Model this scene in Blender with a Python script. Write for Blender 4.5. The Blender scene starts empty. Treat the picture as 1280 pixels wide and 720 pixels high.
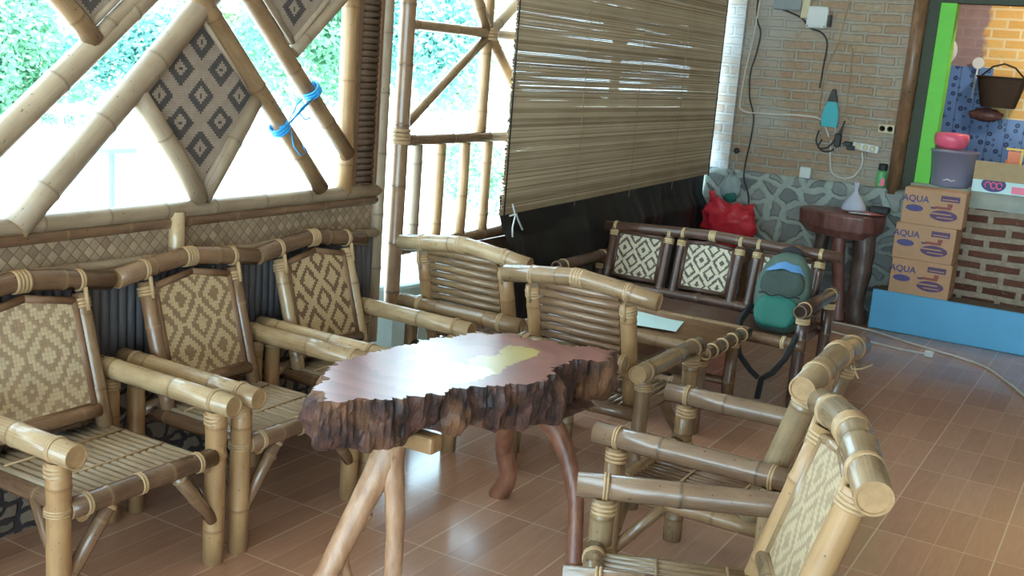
import bpy, bmesh, math, random
from mathutils import Vector, Matrix, noise
random.seed(7)
R = math.radians; PI = math.pi
sc = bpy.context.scene; COL = sc.collection

# ------------------------------------------------------------------ camera, world, sun, exposure
F_PX, PITCH, ROLL, VX, EYE = 1356.0, R(12.0), R(4.5), 1457.0, 1.6
_up = Vector((math.sin(ROLL)*math.cos(PITCH), -math.cos(ROLL)*math.cos(PITCH), -math.sin(PITCH)))
_a = VX-640; _b = -(_a*_up.x+F_PX*_up.z)/_up.y
_Y = Vector((_a, _b, F_PX)).normalized(); _X = _Y.cross(_up)
right = Vector((_X.x, _Y.x, _up.x)); down = Vector((_X.y, _Y.y, _up.y)); fwd = Vector((_X.z, _Y.z, _up.z))
cam = bpy.data.cameras.new('camera'); camo = bpy.data.objects.new('camera', cam); COL.objects.link(camo)
camo.matrix_world = Matrix(((right.x, -down.x, -fwd.x, 0), (right.y, -down.y, -fwd.y, 0), (right.z, -down.z, -fwd.z, EYE), (0, 0, 0, 1)))
cam.sensor_width = 36; cam.lens = F_PX*36/1280; cam.clip_end = 200; cam.clip_start = .05
sc.camera = camo
w = bpy.data.worlds.new('sky'); sc.world = w; w.use_nodes = True
wn = w.node_tree; bg = wn.nodes['Background']
bg.inputs[0].default_value = (.57, .84, 1.0, 1); bg.inputs[1].default_value = 2.8
sun = bpy.data.lights.new('sun', 'SUN'); suno = bpy.data.objects.new('sun', sun); COL.objects.link(suno)
sun.energy = 3.5; sun.angle = R(1.5); sun.color = (1, .96, .88); suno.rotation_euler = (R(13), R(13), 0)
sc.view_settings.view_transform = 'Standard'; sc.view_settings.look = 'None'
sc.view_settings.exposure = 1.85; sc.view_settings.gamma = 1; sc.view_settings.use_curve_mapping = False

# ------------------------------------------------------------------ material helpers
class N:
    def __init__(s, name):
        s.m = bpy.data.materials.new(name); s.m.use_nodes = True; s.t = s.m.node_tree
        s.b = s.t.nodes['Principled BSDF']; s.out = s.t.nodes['Material Output']
    def n(s, typ, **kw):
        nd = s.t.nodes.new(typ)
        for k, v in kw.items(): setattr(nd, k, v)
        return nd
    def put(s, sock, v):
        if isinstance(v, bpy.types.NodeSocket): s.t.links.new(v, sock)
        else:
            if sock.type == 'RGBA' and len(v) == 3: v = (*v, 1)
            sock.default_value = v
    def m_(s, op, a, b=0.0, c=None):
        nd = s.n('ShaderNodeMath', operation=op); s.put(nd.inputs[0], a); s.put(nd.inputs[1], b)
        if c is not None: s.put(nd.inputs[2], c)
        return nd.outputs[0]
    def mix(s, f, a, b, mode='MIX'):
        nd = s.n('ShaderNodeMix', data_type='RGBA', blend_type=mode)
        s.put(nd.inputs[0], f); s.put(nd.inputs[6], a); s.put(nd.inputs[7], b); return nd.outputs[2]
    def noise(s, vec, scale=5, detail=3, rough=.55):
        nd = s.n('ShaderNodeTexNoise'); s.put(nd.inputs['Vector'], vec); nd.inputs['Scale'].default_value = scale
        nd.inputs['Detail'].default_value = detail; nd.inputs['Roughness'].default_value = rough; return nd.outputs[0]
    def scale(s, vec, sx, sy, sz=1):
        nd = s.n('ShaderNodeMapping'); s.put(nd.inputs[0], vec); nd.inputs['Scale'].default_value = (sx, sy, sz); return nd.outputs[0]
    def ramp(s, f, lo, hi):
        nd = s.n('ShaderNodeMapRange'); s.put(nd.inputs[0], f); nd.inputs[1].default_value = lo; nd.inputs[2].default_value = hi; return nd.outputs[0]
    def uv(s): return s.n('ShaderNodeUVMap', uv_map='UVMap').outputs[0]
    def obj(s): return s.n('ShaderNodeTexCoord').outputs['Object']
    def gen_pos(s): return s.n('ShaderNodeNewGeometry').outputs['Position']
    def rnd(s): return s.n('ShaderNodeObjectInfo').outputs['Random']
    def bump(s, h, strength=.4, dist=.005):
        nd = s.n('ShaderNodeBump'); s.put(nd.inputs['Height'], h); nd.inputs['Strength'].default_value = strength
        nd.inputs['Distance'].default_value = dist; s.t.links.new(nd.outputs[0], s.b.inputs['Normal'])
    def fin(s, col=None, rough=.5, coat=0, metal=0, spec=None):
        if col is not None: s.put(s.b.inputs['Base Color'], col)
        s.put(s.b.inputs['Roughness'], rough); s.b.inputs['Coat Weight'].default_value = coat
        s.b.inputs['Coat Roughness'].default_value = .12; s.b.inputs['Metallic'].default_value = metal
        if spec is not None: s.b.inputs['Specular IOR Level'].default_value = spec
        return s.m
    def xyz(s, v):
        nd = s.n('ShaderNodeSeparateXYZ'); s.put(nd.inputs[0], v); return nd.outputs

def plain(name, col, rough=.5, var=.25, scale=30, metal=0, coat=0, bump=.1):
    k = N(name); f = k.noise(k.obj(), scale, 4)
    c = k.mix(f, tuple(x*(1-var) for x in col), tuple(min(1, x*(1+var)) for x in col))
    if bump: k.bump(f, bump, .004)
    return k.fin(c, rough, coat, metal)

def bamboo_mat(name, light, dark, ring, rough=.27, coat=.4):
    k = N(name); uv = k.uv()
    st = k.noise(k.scale(uv, 16, 1.3), 3.2, 4, .6)
    pa = k.noise(k.scale(uv, 1.2, 2.6), 2.4, 3)
    f = k.m_('ADD', k.m_('MULTIPLY', st, .5), k.m_('MULTIPLY', pa, .9))
    f = k.m_('ADD', f, k.m_('MULTIPLY', k.rnd(), .35))
    c = k.mix(k.ramp(f, .55, 1.2), dark, light)
    sp = k.noise(k.scale(uv, 3, 9), 6, 2)
    c = k.mix(k.ramp(sp, .66, .74), c, tuple(x*.55 for x in dark))
    at = k.n('ShaderNodeAttribute', attribute_name='nd').outputs['Fac']
    c = k.mix(k.m_('MULTIPLY', at, .75), c, ring)
    k.bump(st, .12, .003)
    return k.fin(c, k.ramp(st, 0, 1) if False else rough, coat)

M = {}
M['straw'] = bamboo_mat('bamboo_straw', (.58, .44, .26), (.25, .15, .075), (.20, .12, .06))
M['tan'] = bamboo_mat('bamboo_tan', (.36, .235, .125), (.145, .08, .042), (.16, .085, .035))
M['brown'] = bamboo_mat('bamboo_brown', (.27, .155, .085), (.085, .045, .028), (.26, .165, .09))
M['olive'] = bamboo_mat('bamboo_olive', (.31, .215, .12), (.12, .075, .042), (.13, .08, .03))
M['dark'] = bamboo_mat('bamboo_dark', (.13, .068, .05), (.045, .024, .02), (.2, .12, .075), .28)
M['postbrown'] = bamboo_mat('bamboo_post_brown', (.30, .18, .10), (.15, .085, .05), (.12, .07, .04))
M['umber'] = bamboo_mat('bamboo_umber', (.23, .145, .09), (.085, .05, .035), (.07, .045, .03))
M['grey'] = bamboo_mat('bamboo_weathered', (.42, .33, .23), (.23, .165, .11), (.16, .11, .07), .5, .05)
M['orange'] = bamboo_mat('bamboo_orange', (.46, .28, .13), (.25, .135, .06), (.2, .1, .04), .4, .1)
M['end'] = plain('bamboo_end_grain', (.36, .225, .11), .6, .35, 60)
M['enddark'] = plain('bamboo_hollow', (.05, .03, .02), .9)
M['rattan'] = plain('rattan_strip', (.40, .265, .14), .45, .3, 40)
M['rattan_pale'] = plain('rattan_pale_strip', (.62, .47, .26), .45, .25, 40)
M['wood_frame'] = plain('brown_wood_frame', (.20, .11, .06), .5, .35, 18)
M['frame_grey'] = plain('weathered_wood_strip', (.36, .28, .2), .6, .3, 18)

def weave_mat(name, pale, dark, period=.15, cell=.0095, rings=3.0, off=(0, 0), thr=.5):
    k = N(name); x, y, _ = k.xyz(k.uv())
    sx = k.m_('FLOOR', k.m_('DIVIDE', x, cell)); sy = k.m_('FLOOR', k.m_('DIVIDE', y, cell))
    a = k.m_('ABSOLUTE', k.m_('SUBTRACT', k.m_('FRACT', k.m_('ADD', k.m_('DIVIDE', k.m_('MULTIPLY', sx, cell), period), off[0])), .5))
    b = k.m_('ABSOLUTE', k.m_('SUBTRACT', k.m_('FRACT', k.m_('ADD', k.m_('DIVIDE', k.m_('MULTIPLY', sy, cell), period*1.15), off[1])), .5))
    d = k.m_('FRACT', k.m_('MULTIPLY', k.m_('ADD', a, b), rings))
    on = k.m_('GREATER_THAN', d, thr)
    # over / under of the strips
    fx = k.m_('ABSOLUTE', k.m_('SUBTRACT', k.m_('FRACT', k.m_('DIVIDE', x, cell)), .5))
    fy = k.m_('ABSOLUTE', k.m_('SUBTRACT', k.m_('FRACT', k.m_('DIVIDE', y, cell)), .5))
    gap = k.m_('GREATER_THAN', k.m_('MAXIMUM', fx, fy), .44)
    nz = k.noise(k.obj(), 45, 3)
    dk = k.mix(nz, tuple(v*.7 for v in dark), tuple(v*1.4 for v in dark))
    pl = k.mix(nz, tuple(v*.75 for v in pale), tuple(min(1, v*1.2) for v in pale))
    c = k.mix(on, pl, dk)
    c = k.mix(k.m_('MULTIPLY', gap, .35), c, tuple(v*.5 for v in dark))
    h = k.m_('SUBTRACT', k.m_('MULTIPLY', on, -.4), k.m_('MAXIMUM', fx, fy))
    k.bump(h, .5, .004)
    return k.fin(c, .55)
M['weaveA'] = weave_mat('woven_bamboo_mat', (.58, .44, .26), (.27, .175, .10), .155, .0105, 3.1, (.5, .1), .55)
M['weaveB'] = weave_mat('woven_bamboo_mat_bold', (.60, .46, .27), (.18, .105, .06), .14, .0098, 2.5, (.0, .35), .62)
M['weaveD'] = weave_mat('woven_bamboo_mat_worn', (.50, .38, .23), (.33, .23, .135), .155, .0105, 3.1, (.5, .1), .55)
M['weaveC'] = weave_mat('woven_bamboo_mat_grey', (.58, .47, .31), (.35, .25, .16), .16, .012, 3.1, (.25, .2), .55)
M['weaveW'] = weave_mat('woven_bamboo_white', (.74, .68, .52), (.11, .09, .07), .115, .0068, 3.0, (.5, .5), .6)

def lattice_mat():
    k = N('woven_diamond_mat'); x, y, _ = k.xyz(k.uv()); q = .0088   # uv in metres from the top corner
    X = k.m_('MULTIPLY', k.m_('FLOOR', k.m_('DIVIDE', x, q)), q); Y = k.m_('MULTIPLY', k.m_('FLOOR', k.m_('DIVIDE', y, q)), q)
    sm = k.m_('DIVIDE', Y, -.275); df = k.m_('DIVIDE', X, .278)
    a_ = k.m_('MULTIPLY', k.m_('SUBTRACT', sm, df), 1.5); b_ = k.m_('MULTIPLY', k.m_('ADD', sm, df), 1.5)
    a = k.m_('ABSOLUTE', k.m_('SUBTRACT', k.m_('FRACT', a_), .5)); b = k.m_('ABSOLUTE', k.m_('SUBTRACT', k.m_('FRACT', b_), .5))
    mx = k.m_('MAXIMUM', a, b)
    on = k.m_('ADD', k.m_('MULTIPLY', k.m_('LESS_THAN', mx, .34), k.m_('GREATER_THAN', mx, .16)), k.m_('LESS_THAN', mx, .05))
    fx = k.m_('ABSOLUTE', k.m_('SUBTRACT', k.m_('FRACT', k.m_('DIVIDE', x, q)), .5)); fy = k.m_('ABSOLUTE', k.m_('SUBTRACT', k.m_('FRACT', k.m_('DIVIDE', y, q)), .5))
    nz = k.noise(k.obj(), 40, 3)
    c = k.mix(on, k.mix(nz, (.27, .21, .17), (.46, .38, .31)), k.mix(nz, (.045, .045, .05), (.11, .10, .10)))
    g = k.m_('GREATER_THAN', k.m_('MAXIMUM', fx, fy), .43)
    c = k.mix(k.m_('MULTIPLY', g, .35), c, (.08, .06, .05)); k.bump(k.m_('MAXIMUM', fx, fy), -.4, .003)
    return k.fin(c, .6)
M['lattice'] = lattice_mat()

def herring_mat():
    k = N('woven_wall_mat'); x, y, _ = k.xyz(k.uv()); p = .045
    u = k.m_('DIVIDE', k.m_('ADD', x, y), p); v = k.m_('DIVIDE', k.m_('SUBTRACT', x, y), p)
    fu = k.m_('ABSOLUTE', k.m_('SUBTRACT', k.m_('FRACT', u), .5)); fv = k.m_('ABSOLUTE', k.m_('SUBTRACT', k.m_('FRACT', v), .5))
    ch = k.m_('MODULO', k.m_('ABSOLUTE', k.m_('ADD', k.m_('FLOOR', u), k.m_('FLOOR', v))), 2.0)
    wn_ = k.n('ShaderNodeTexWhiteNoise', noise_dimensions='2D'); cb = k.n('ShaderNodeCombineXYZ')
    k.put(cb.inputs[0], k.m_('FLOOR', u)); k.put(cb.inputs[1], k.m_('FLOOR', v)); k.put(wn_.inputs['Vector'], cb.outputs[0])
    f = k.m_('ADD', k.m_('MULTIPLY', ch, .35), k.m_('MULTIPLY', wn_.outputs['Value'], .65))
    c = k.mix(f, (.25, .17, .11), (.46, .34, .225))
    e = k.m_('MAXIMUM', fu, fv); c = k.mix(k.m_('MULTIPLY', k.m_('GREATER_THAN', e, .44), .6), c, (.09, .055, .035))
    k.bump(k.m_('ADD', k.m_('MULTIPLY', e, -1), k.m_('MULTIPLY', ch, .4)), .6, .006)
    return k.fin(c, .55)
M['herring'] = herring_mat()

def brick_mat(name, c1, c2, mortar, patch=None, patch_amt=(.55, .7), bw=.23, rh=.07, ms=.012, bumpd=.012):
    k = N(name); uv = k.uv()
    wob = k.noise(uv, 2.5, 3); v2 = k.n('ShaderNodeVectorMath', operation='ADD'); k.put(v2.inputs[0], uv)
    cb = k.n('ShaderNodeCombineXYZ'); k.put(cb.inputs[1], k.m_('MULTIPLY', wob, .035)); k.put(cb.inputs[0], k.m_('MULTIPLY', wob, .02)); k.put(v2.inputs[1], cb.outputs[0])
    br = k.n('ShaderNodeTexBrick'); k.put(br.inputs['Vector'], v2.outputs[0]); br.inputs['Scale'].default_value = 1
    br.inputs['Brick Width'].default_value = bw; br.inputs['Row Height'].default_value = rh
    br.inputs['Mortar Size'].default_value = ms; br.inputs['Mortar Smooth'].default_value = .3
    k.put(br.inputs['Color1'], c1); k.put(br.inputs['Color2'], c2); k.put(br.inputs['Mortar'], mortar)
    big = k.noise(uv, 1.7, 5, .6); fine = k.noise(uv, 28, 5, .65)
    c = k.mix(k.m_('MULTIPLY', k.ramp(fine, .3, .75), .55), br.outputs['Color'], tuple(x*.5 for x in c1))
    c = k.mix(k.m_('MULTIPLY', k.ramp(fine, .55, .8), .4), c, mortar)
    if patch: c = k.mix(k.m_('MULTIPLY', k.ramp(big, *patch_amt), .8), c, patch)
    h = k.m_('ADD', k.m_('MULTIPLY', br.outputs['Fac'], -1.0), k.m_('MULTIPLY', fine, .7))
    k.bump(h, .8, bumpd)
    return k.fin(c, .9, spec=.2)
M['brick'] = brick_mat('old_tan_brick', (.42, .28, .185), (.48, .38, .26), (.43, .40, .325), (.42, .42, .38), (.48, .64))
M['brick_pale'] = brick_mat('window_lit_brick', (.62, .60, .56), (.56, .42, .33), (.62, .63, .62), (.66, .72, .76), (.46, .58))  # window light on the corner brick, painted in as whitish colours
M['brick_red'] = brick_mat('dark_red_brick', (.12, .045, .03), (.17, .07, .045), (.42, .35, .27), None, bw=.24, rh=.078, ms=.022)
M['brick_yellow'] = brick_mat('yellow_painted_brick', (.72, .43, .13), (.80, .50, .17), (.78, .62, .38), None, bw=.2, rh=.075, ms=.01)

def kitchen_wall_mat():
    k = N('purple_and_yellow_brick'); uv = k.uv(); x, y, _ = k.xyz(uv)
    br = k.n('ShaderNodeTexBrick'); k.put(br.inputs['Vector'], uv); br.inputs['Scale'].default_value = 1
    br.inputs['Brick Width'].default_value = .21; br.inputs['Row Height'].default_value = .075; br.inputs['Mortar Size'].default_value = .009
    k.put(br.inputs['Color1'], (.72, .42, .12)); k.put(br.inputs['Color2'], (.82, .53, .18)); k.put(br.inputs['Mortar'], (.82, .68, .42))
    nz = k.noise(uv, 7, 4); edge = k.m_('ADD', x, k.m_('MULTIPLY', nz, .22))
    f = k.ramp(edge, -1.20, -1.16)
    b2 = k.mix(k.noise(uv, 9, 4), (.26, .18, .19), (.42, .30, .31))  # purplish brick left of a ragged edge, yellow brick beyond it
    b2 = k.mix(k.m_('MULTIPLY', br.outputs['Fac'], .4), b2, (.42, .33, .33))
    k.bump(k.m_('ADD', k.m_('MULTIPLY', br.outputs['Fac'], -1), k.noise(uv, 30, 4)), .6, .01)
    return k.fin(k.mix(f, b2, br.outputs['Color']), .85)
M['kitchen'] = kitchen_wall_mat()

def stone_mat(name, stone1, stone2, mortar, scale=5.5, lo=.06, hi=.2):
    k = N(name); uv = k.uv(); nz = k.noise(uv, 5, 4); v2 = k.n('ShaderNodeVectorMath', operation='ADD'); k.put(v2.inputs[0], k.scale(uv, 1, 1.45))
    cb = k.n('ShaderNodeCombineXYZ'); k.put(cb.inputs[0], k.m_('MULTIPLY', nz, .14)); k.put(cb.inputs[1], k.m_('MULTIPLY', k.noise(uv, 6.3, 3), .14)); k.put(v2.inputs[1], cb.outputs[0])
    ve = k.n('ShaderNodeTexVoronoi', feature='DISTANCE_TO_EDGE', voronoi_dimensions='2D'); k.put(ve.inputs['Vector'], v2.outputs[0]); ve.inputs['Scale'].default_value = scale
    vc = k.n('ShaderNodeTexVoronoi', voronoi_dimensions='2D'); k.put(vc.inputs['Vector'], v2.outputs[0]); vc.inputs['Scale'].default_value = scale
    r = k.xyz(vc.outputs['Color'])
    f = k.ramp(k.m_('ADD', ve.outputs[0], k.m_('MULTIPLY', r[1], -.12)), lo, hi)
    fine = k.noise(uv, 30, 4)
    s = k.mix(k.m_('ADD', k.m_('MULTIPLY', r[0], .7), k.m_('MULTIPLY', fine, .3)), stone1, stone2)
    mo = k.mix(fine, tuple(x*.75 for x in mortar), tuple(min(1, x*1.2) for x in mortar))
    k.bump(k.m_('ADD', f, k.m_('MULTIPLY', fine, .4)), .7, .02)
    return k.fin(k.mix(f, mo, s), .85, spec=.25)
M['stone'] = stone_mat('rubble_stone', (.17, .185, .19), (.36, .39, .37), (.40, .47, .43), 6.4, .06, .15)
M['pebble'] = stone_mat('pebble_wall', (.15, .115, .09), (.28, .22, .165), (.05, .04, .04), 13, .03, .10)
M['concrete'] = plain('rough_concrete', (.36, .39, .34), .9, .35, 9, bump=.5)
M['concrete_floor'] = plain('dusty_concrete', (.2, .15, .12), .8, .3, 9)

def floor_mat():
    k = N('wood_look_floor_tile'); p = k.obj(); x, y, _ = k.xyz(p)
    X = k.m_('DIVIDE', k.m_('ADD', x, 1.863+40.5), .405); Yv = k.m_('DIVIDE', k.m_('ADD', y, 40-2.767), .4)
    ex = k.m_('ABSOLUTE', k.m_('SUBTRACT', k.m_('FRACT', X), .5)); ey = k.m_('ABSOLUTE', k.m_('SUBTRACT', k.m_('FRACT', Yv), .5))
    g = k.m_('GREATER_THAN', k.m_('MAXIMUM', ex, ey), .493)
    S = k.m_('MULTIPLY', X, 4.0); es = k.m_('ABSOLUTE', k.m_('SUBTRACT', k.m_('FRACT', S), .5)); gs = k.m_('GREATER_THAN', es, .475)
    wn_ = k.n('ShaderNodeTexWhiteNoise', noise_dimensions='2D'); cb = k.n('ShaderNodeCombineXYZ')
    k.put(cb.inputs[0], k.m_('FLOOR', S)); k.put(cb.inputs[1], k.m_('FLOOR', k.m_('MULTIPLY', Yv, 1.0))); k.put(wn_.inputs['Vector'], cb.outputs[0])
    gr = k.noise(k.scale(p, 22, 2.2), 3, 5, .65)
    f = k.m_('ADD', k.m_('MULTIPLY', gr, .6), k.m_('MULTIPLY', wn_.outputs['Value'], .35))
    c = k.mix(f, (.33, .16, .10), (.62, .365, .245))
    c = k.mix(k.m_('MULTIPLY', gs, .3), c, (.72, .5, .34)); c = k.mix(k.m_('MULTIPLY', g, .6), c, (.75, .58, .44))
    d = k.noise(p, 1.3, 3); k.bump(k.m_('ADD', k.m_('MULTIPLY', g, -1), k.m_('MULTIPLY', gr, .05)), .3, .002)
    return k.fin(c, k.m_('ADD', k.m_('MULTIPLY', d, .12), .17), .15)
M['floor'] = floor_mat()

def slab_top_mat():
    k = N('varnished_trunk_top'); p = k.obj()
    off = k.n('ShaderNodeVectorMath', operation='SUBTRACT'); k.put(off.inputs[0], p); off.inputs[1].default_value = (-.05, .1, 0)
    nz = k.noise(p, 7, 5, .6)
    ln = k.n('ShaderNodeVectorMath', operation='LENGTH'); k.put(ln.inputs[0], off.outputs[0])
    rings = k.m_('FRACT', k.m_('MULTIPLY', k.m_('ADD', ln.outputs['Value'], k.m_('MULTIPLY', nz, .09)), 22))
    c = k.mix(rings, (.12, .045, .038), (.29, .12, .10)); c = k.mix(k.m_('MULTIPLY', k.noise(p, 24, 4), .7), c, (.32, .10, .095))
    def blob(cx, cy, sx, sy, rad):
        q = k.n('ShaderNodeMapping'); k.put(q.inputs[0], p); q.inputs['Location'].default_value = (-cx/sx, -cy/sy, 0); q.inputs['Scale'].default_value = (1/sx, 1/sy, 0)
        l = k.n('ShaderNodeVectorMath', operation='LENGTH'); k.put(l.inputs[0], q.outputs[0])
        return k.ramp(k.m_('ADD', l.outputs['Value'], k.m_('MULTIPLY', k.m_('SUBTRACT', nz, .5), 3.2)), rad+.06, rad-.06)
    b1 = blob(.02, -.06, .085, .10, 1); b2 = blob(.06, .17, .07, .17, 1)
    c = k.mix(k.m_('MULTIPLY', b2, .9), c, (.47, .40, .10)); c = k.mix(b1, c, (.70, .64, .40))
    k.bump(k.m_('ADD', nz, k.m_('MULTIPLY', rings, .08)), .35, .006)
    m = k.fin(c, .3, .8, 0, .2); k.b.inputs['Coat Roughness'].default_value = .3; k.b.inputs['Coat IOR'].default_value = 1.5; k.b.inputs['Coat Weight'].default_value = 1; return m
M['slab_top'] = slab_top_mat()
def bark_mat():
    k = N('rough_trunk_side'); p = k.obj(); f = k.noise(k.scale(p, 9, 9, 4.5), 2.6, 7, .72); g = k.noise(p, 6, 4)
    c = k.mix(k.ramp(f, .38, .66), (.014, .008, .009), (.17, .07, .05)); c = k.mix(k.ramp(g, .5, .68), c, (.33, .15, .07), 'MIX') if False else k.mix(k.m_('MULTIPLY', k.ramp(g, .52, .66), .75), c, (.30, .135, .055))
    k.bump(f, 1.0, .03); return k.fin(c, .5, .15)
M['bark'] = bark_mat()
def branch_mat(name, a, b):
    k = N(name); p = k.obj(); f = k.noise(k.scale(p, 10, 10, 3), 2.5, 5, .65); c = k.mix(k.ramp(f, .3, .7), a, b)
    kn = k.noise(p, 22, 2); c = k.mix(k.ramp(kn, .68, .76), c, tuple(x*.4 for x in a)); k.bump(f, .4, .01); return k.fin(c, .42, .2)
M['branch_pale'] = branch_mat('peeled_branch_pale', (.30, .14, .07), (.58, .36, .22))
M['branch_red'] = branch_mat('peeled_branch_red', (.15, .055, .03), (.36, .15, .085))
M['redwood'] = branch_mat('dark_red_wood_slab', (.12, .048, .042), (.26, .115, .10))
M['trunk_dark'] = branch_mat('dark_trunk', (.05, .035, .03), (.15, .10, .085))
M['post_brown'] = branch_mat('round_brown_post', (.13, .065, .03), (.30, .165, .085))

def blind_mat():
    k = N('split_bamboo_blind'); uv = k.uv()
    wn_ = k.n('ShaderNodeAttribute', attribute_name='nd').outputs['Fac']
    st = k.noise(k.scale(uv, 1.6, 90), 2.2, 4, .65); lo = k.noise(k.scale(uv, 1, 2.5), 2, 3)
    f = k.m_('ADD', k.m_('MULTIPLY', wn_, .45), k.m_('ADD', k.m_('MULTIPLY', st, .45), k.m_('MULTIPLY', lo, .3)))
    c = k.mix(k.ramp(f, .3, .85), (.28, .205, .13), (.70, .59, .42))
    df = k.n('ShaderNodeBsdfDiffuse'); k.put(df.inputs[0], c); tr = k.n('ShaderNodeBsdfTranslucent'); k.put(tr.inputs[0], c)
    mx = k.n('ShaderNodeMixShader'); mx.inputs[0].default_value = .03
    k.t.links.new(df.outputs[0], mx.inputs[1]); k.t.links.new(tr.outputs[0], mx.inputs[2]); k.t.links.new(mx.outputs[0], k.out.inputs[0]); return k.m
M['blind'] = blind_mat()
M['tarp'] = plain('black_plastic_sheet', (.010, .010, .012), .6, .3, 6, bump=.1)
M['black'] = plain('black_plastic', (.015, .015, .016), .45)
M['black_web'] = plain('black_webbing', (.02, .022, .026), .8)
M['ribdark'] = plain('dark_split_bamboo', (.10, .095, .105), .6, .45, 12)
M['ribbrown'] = plain('brown_split_bamboo', (.15, .095, .065), .6, .4, 14)
M['bluecloth'] = plain('blue_painted_step', (.11, .43, .74), .42, .10, 5)
M['green_paint'] = plain('bright_green_paint', (.13, .62, .035), .5, .12, 9)
M['dark_green'] = plain('dark_green_frame', (.03, .045, .02), .6)
M['card'] = plain('brown_cardboard', (.52, .31, .18), .8, .12, 25)
M['card_tan'] = plain('tan_cardboard', (.46, .33, .18), .8, .12, 25)
M['ink_blue'] = plain('blue_print', (.09, .09, .24), .7, .2)
M['ink_purple'] = plain('purple_print', (.12, .07, .16), .7, .2)
M['ink_red'] = plain('red_brown_print', (.30, .09, .07), .7, .2)
M['white'] = plain('white_plastic', (.68, .74, .74), .4, .06)
M['cream'] = plain('cream_plastic', (.62, .56, .36), .45, .1)
M['paper'] = plain('white_paper', (.62, .86, .88), .6, .03, bump=0)
M['teal'] = plain('teal_plastic', (.02, .42, .48), .3, .1)
M['red_bag'] = plain('red_plastic_bag', (.72, .035, .06), .4, .2, 20, bump=.3)
M['red_paper'] = plain('red_white_paper', (.55, .16, .19), .5, .4, 45)
M['green_pack'] = plain('olive_green_nylon', (.085, .135, .11), .75, .25, 40)
M['green_pack_dark'] = plain('dark_green_mesh', (.045, .07, .06), .8, .3, 60)
M['teal_pack'] = plain('teal_green_nylon', (.015, .155, .12), .65, .15, 40)
M['blue_pack'] = plain('light_blue_nylon', (.12, .30, .60), .5, .15, 40)
M['pink'] = plain('pink_plastic', (.88, .14, .24), .3, .1)
M['string_blue'] = plain('blue_raffia_string', (.03, .33, .75), .5, .2)
M['cable_white'] = plain('white_cable', (.62, .60, .54), .5, .1)
M['cable_dark'] = plain('dark_cable', (.035, .03, .03), .5)
M['cable_tan'] = plain('tan_cable', (.40, .29, .17), .55)
M['grey_box'] = plain('grey_metal', (.25, .29, .31), .4, .15)
M['steel'] = plain('steel', (.6, .6, .62), .3, .1, metal=.9)
M['can_green'] = plain('green_can', (.14, .5, .2), .35, .1)
M['basket'] = plain('brown_wicker', (.04, .022, .012), .8, .6, 120, bump=.8)
M['yellow'] = plain('yellow_packet', (.80, .50, .06), .4, .1)
M['orange_red'] = plain('orange_red_print', (.75, .20, .07), .45, .15)
M['plate'] = plain('pale_enamel', (.72, .75, .75), .3, .05)
M['cyan_plastic'] = plain('cyan_plastic', (.02, .50, .75), .35, .08)
M['slab_grey'] = plain('grey_stone_slab', (.34, .46, .47), .7, .15, 12)
M['roof'] = plain('unseen_roof_pale_bounce', (.5, .42, .33), .8)
M['ground'] = plain('pale_dry_ground', (.78, .76, .70), .9, .12, 2)
M['pinkwood'] = plain('pale_painted_wood', (.6, .45, .45), .7)
M['teal_metal'] = plain('teal_painted_metal', (.08, .5, .5), .5)
M['pale_post'] = plain('pale_post_glare_trunk', (.82, .8, .78), .7, .08)
def leaf_mat(name, a, b):
    k = N(name); f = k.noise(k.obj(), 1.5, 3); k.b.inputs['Roughness'].default_value = .5
    c = k.mix(k.m_('ADD', k.m_('MULTIPLY', f, .6), k.m_('MULTIPLY', k.rnd(), .4)), a, b)
    tr = k.n('ShaderNodeBsdfTranslucent'); k.put(tr.inputs[0], c); df = k.n('ShaderNodeBsdfDiffuse'); k.put(df.inputs[0], c)
    mx = k.n('ShaderNodeMixShader'); mx.inputs[0].default_value = .45
    k.t.links.new(df.outputs[0], mx.inputs[1]); k.t.links.new(tr.outputs[0], mx.inputs[2]); k.t.links.new(mx.outputs[0], k.out.inputs[0]); return k.m
M['leaf'] = leaf_mat('green_leaves', (.12, .34, .21), (.36, .58, .40))  # leaf colours paled and greyed to paint in the outdoor haze
M['leaf2'] = leaf_mat('blue_green_leaves', (.12, .36, .33), (.34, .60, .55))
M['leaf3'] = leaf_mat('yellow_green_leaves', (.26, .46, .22), (.50, .66, .40))
def dots_mat():
    k = N('blue_dotted_boards'); uv = k.uv(); x, y, _ = k.xyz(uv)
    v = k.n('ShaderNodeTexVoronoi', voronoi_dimensions='2D'); k.put(v.inputs['Vector'], uv); v.inputs['Scale'].default_value = 16; v.inputs['Randomness'].default_value = .75
    r = k.xyz(v.outputs['Color']); rad = k.m_('ADD', k.m_('MULTIPLY', r[0], .22), .12)
    on = k.m_('MULTIPLY', k.m_('LESS_THAN', v.outputs['Distance'], rad), k.m_('GREATER_THAN', v.outputs['Distance'], .07))
    c = k.mix(on, (.13, .25, .56), (.02, .045, .15))
    e = k.m_('GREATER_THAN', k.m_('ABSOLUTE', k.m_('SUBTRACT', k.m_('FRACT', k.m_('DIVIDE', x, .13)), .5)), .47)
    c = k.mix(k.m_('MULTIPLY', e, .6), c, (.02, .05, .16)); return k.fin(c, .35)
M['dots'] = dots_mat()
def clear_mat(name, col, alpha, rough=.3):
    k = N(name); k.fin(col, rough); k.b.inputs['Alpha'].default_value = alpha; return k.m
M['bin'] = plain('translucent_grey_plastic', (.24, .225, .32), .35, .15, 8)
M['clearbag'] = clear_mat('clear_plastic_bag', (.55, .68, .70), .5, .3)
M['milky'] = plain('milky_plastic_bag', (.50, .55, .68), .4, .12, 20)

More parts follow.
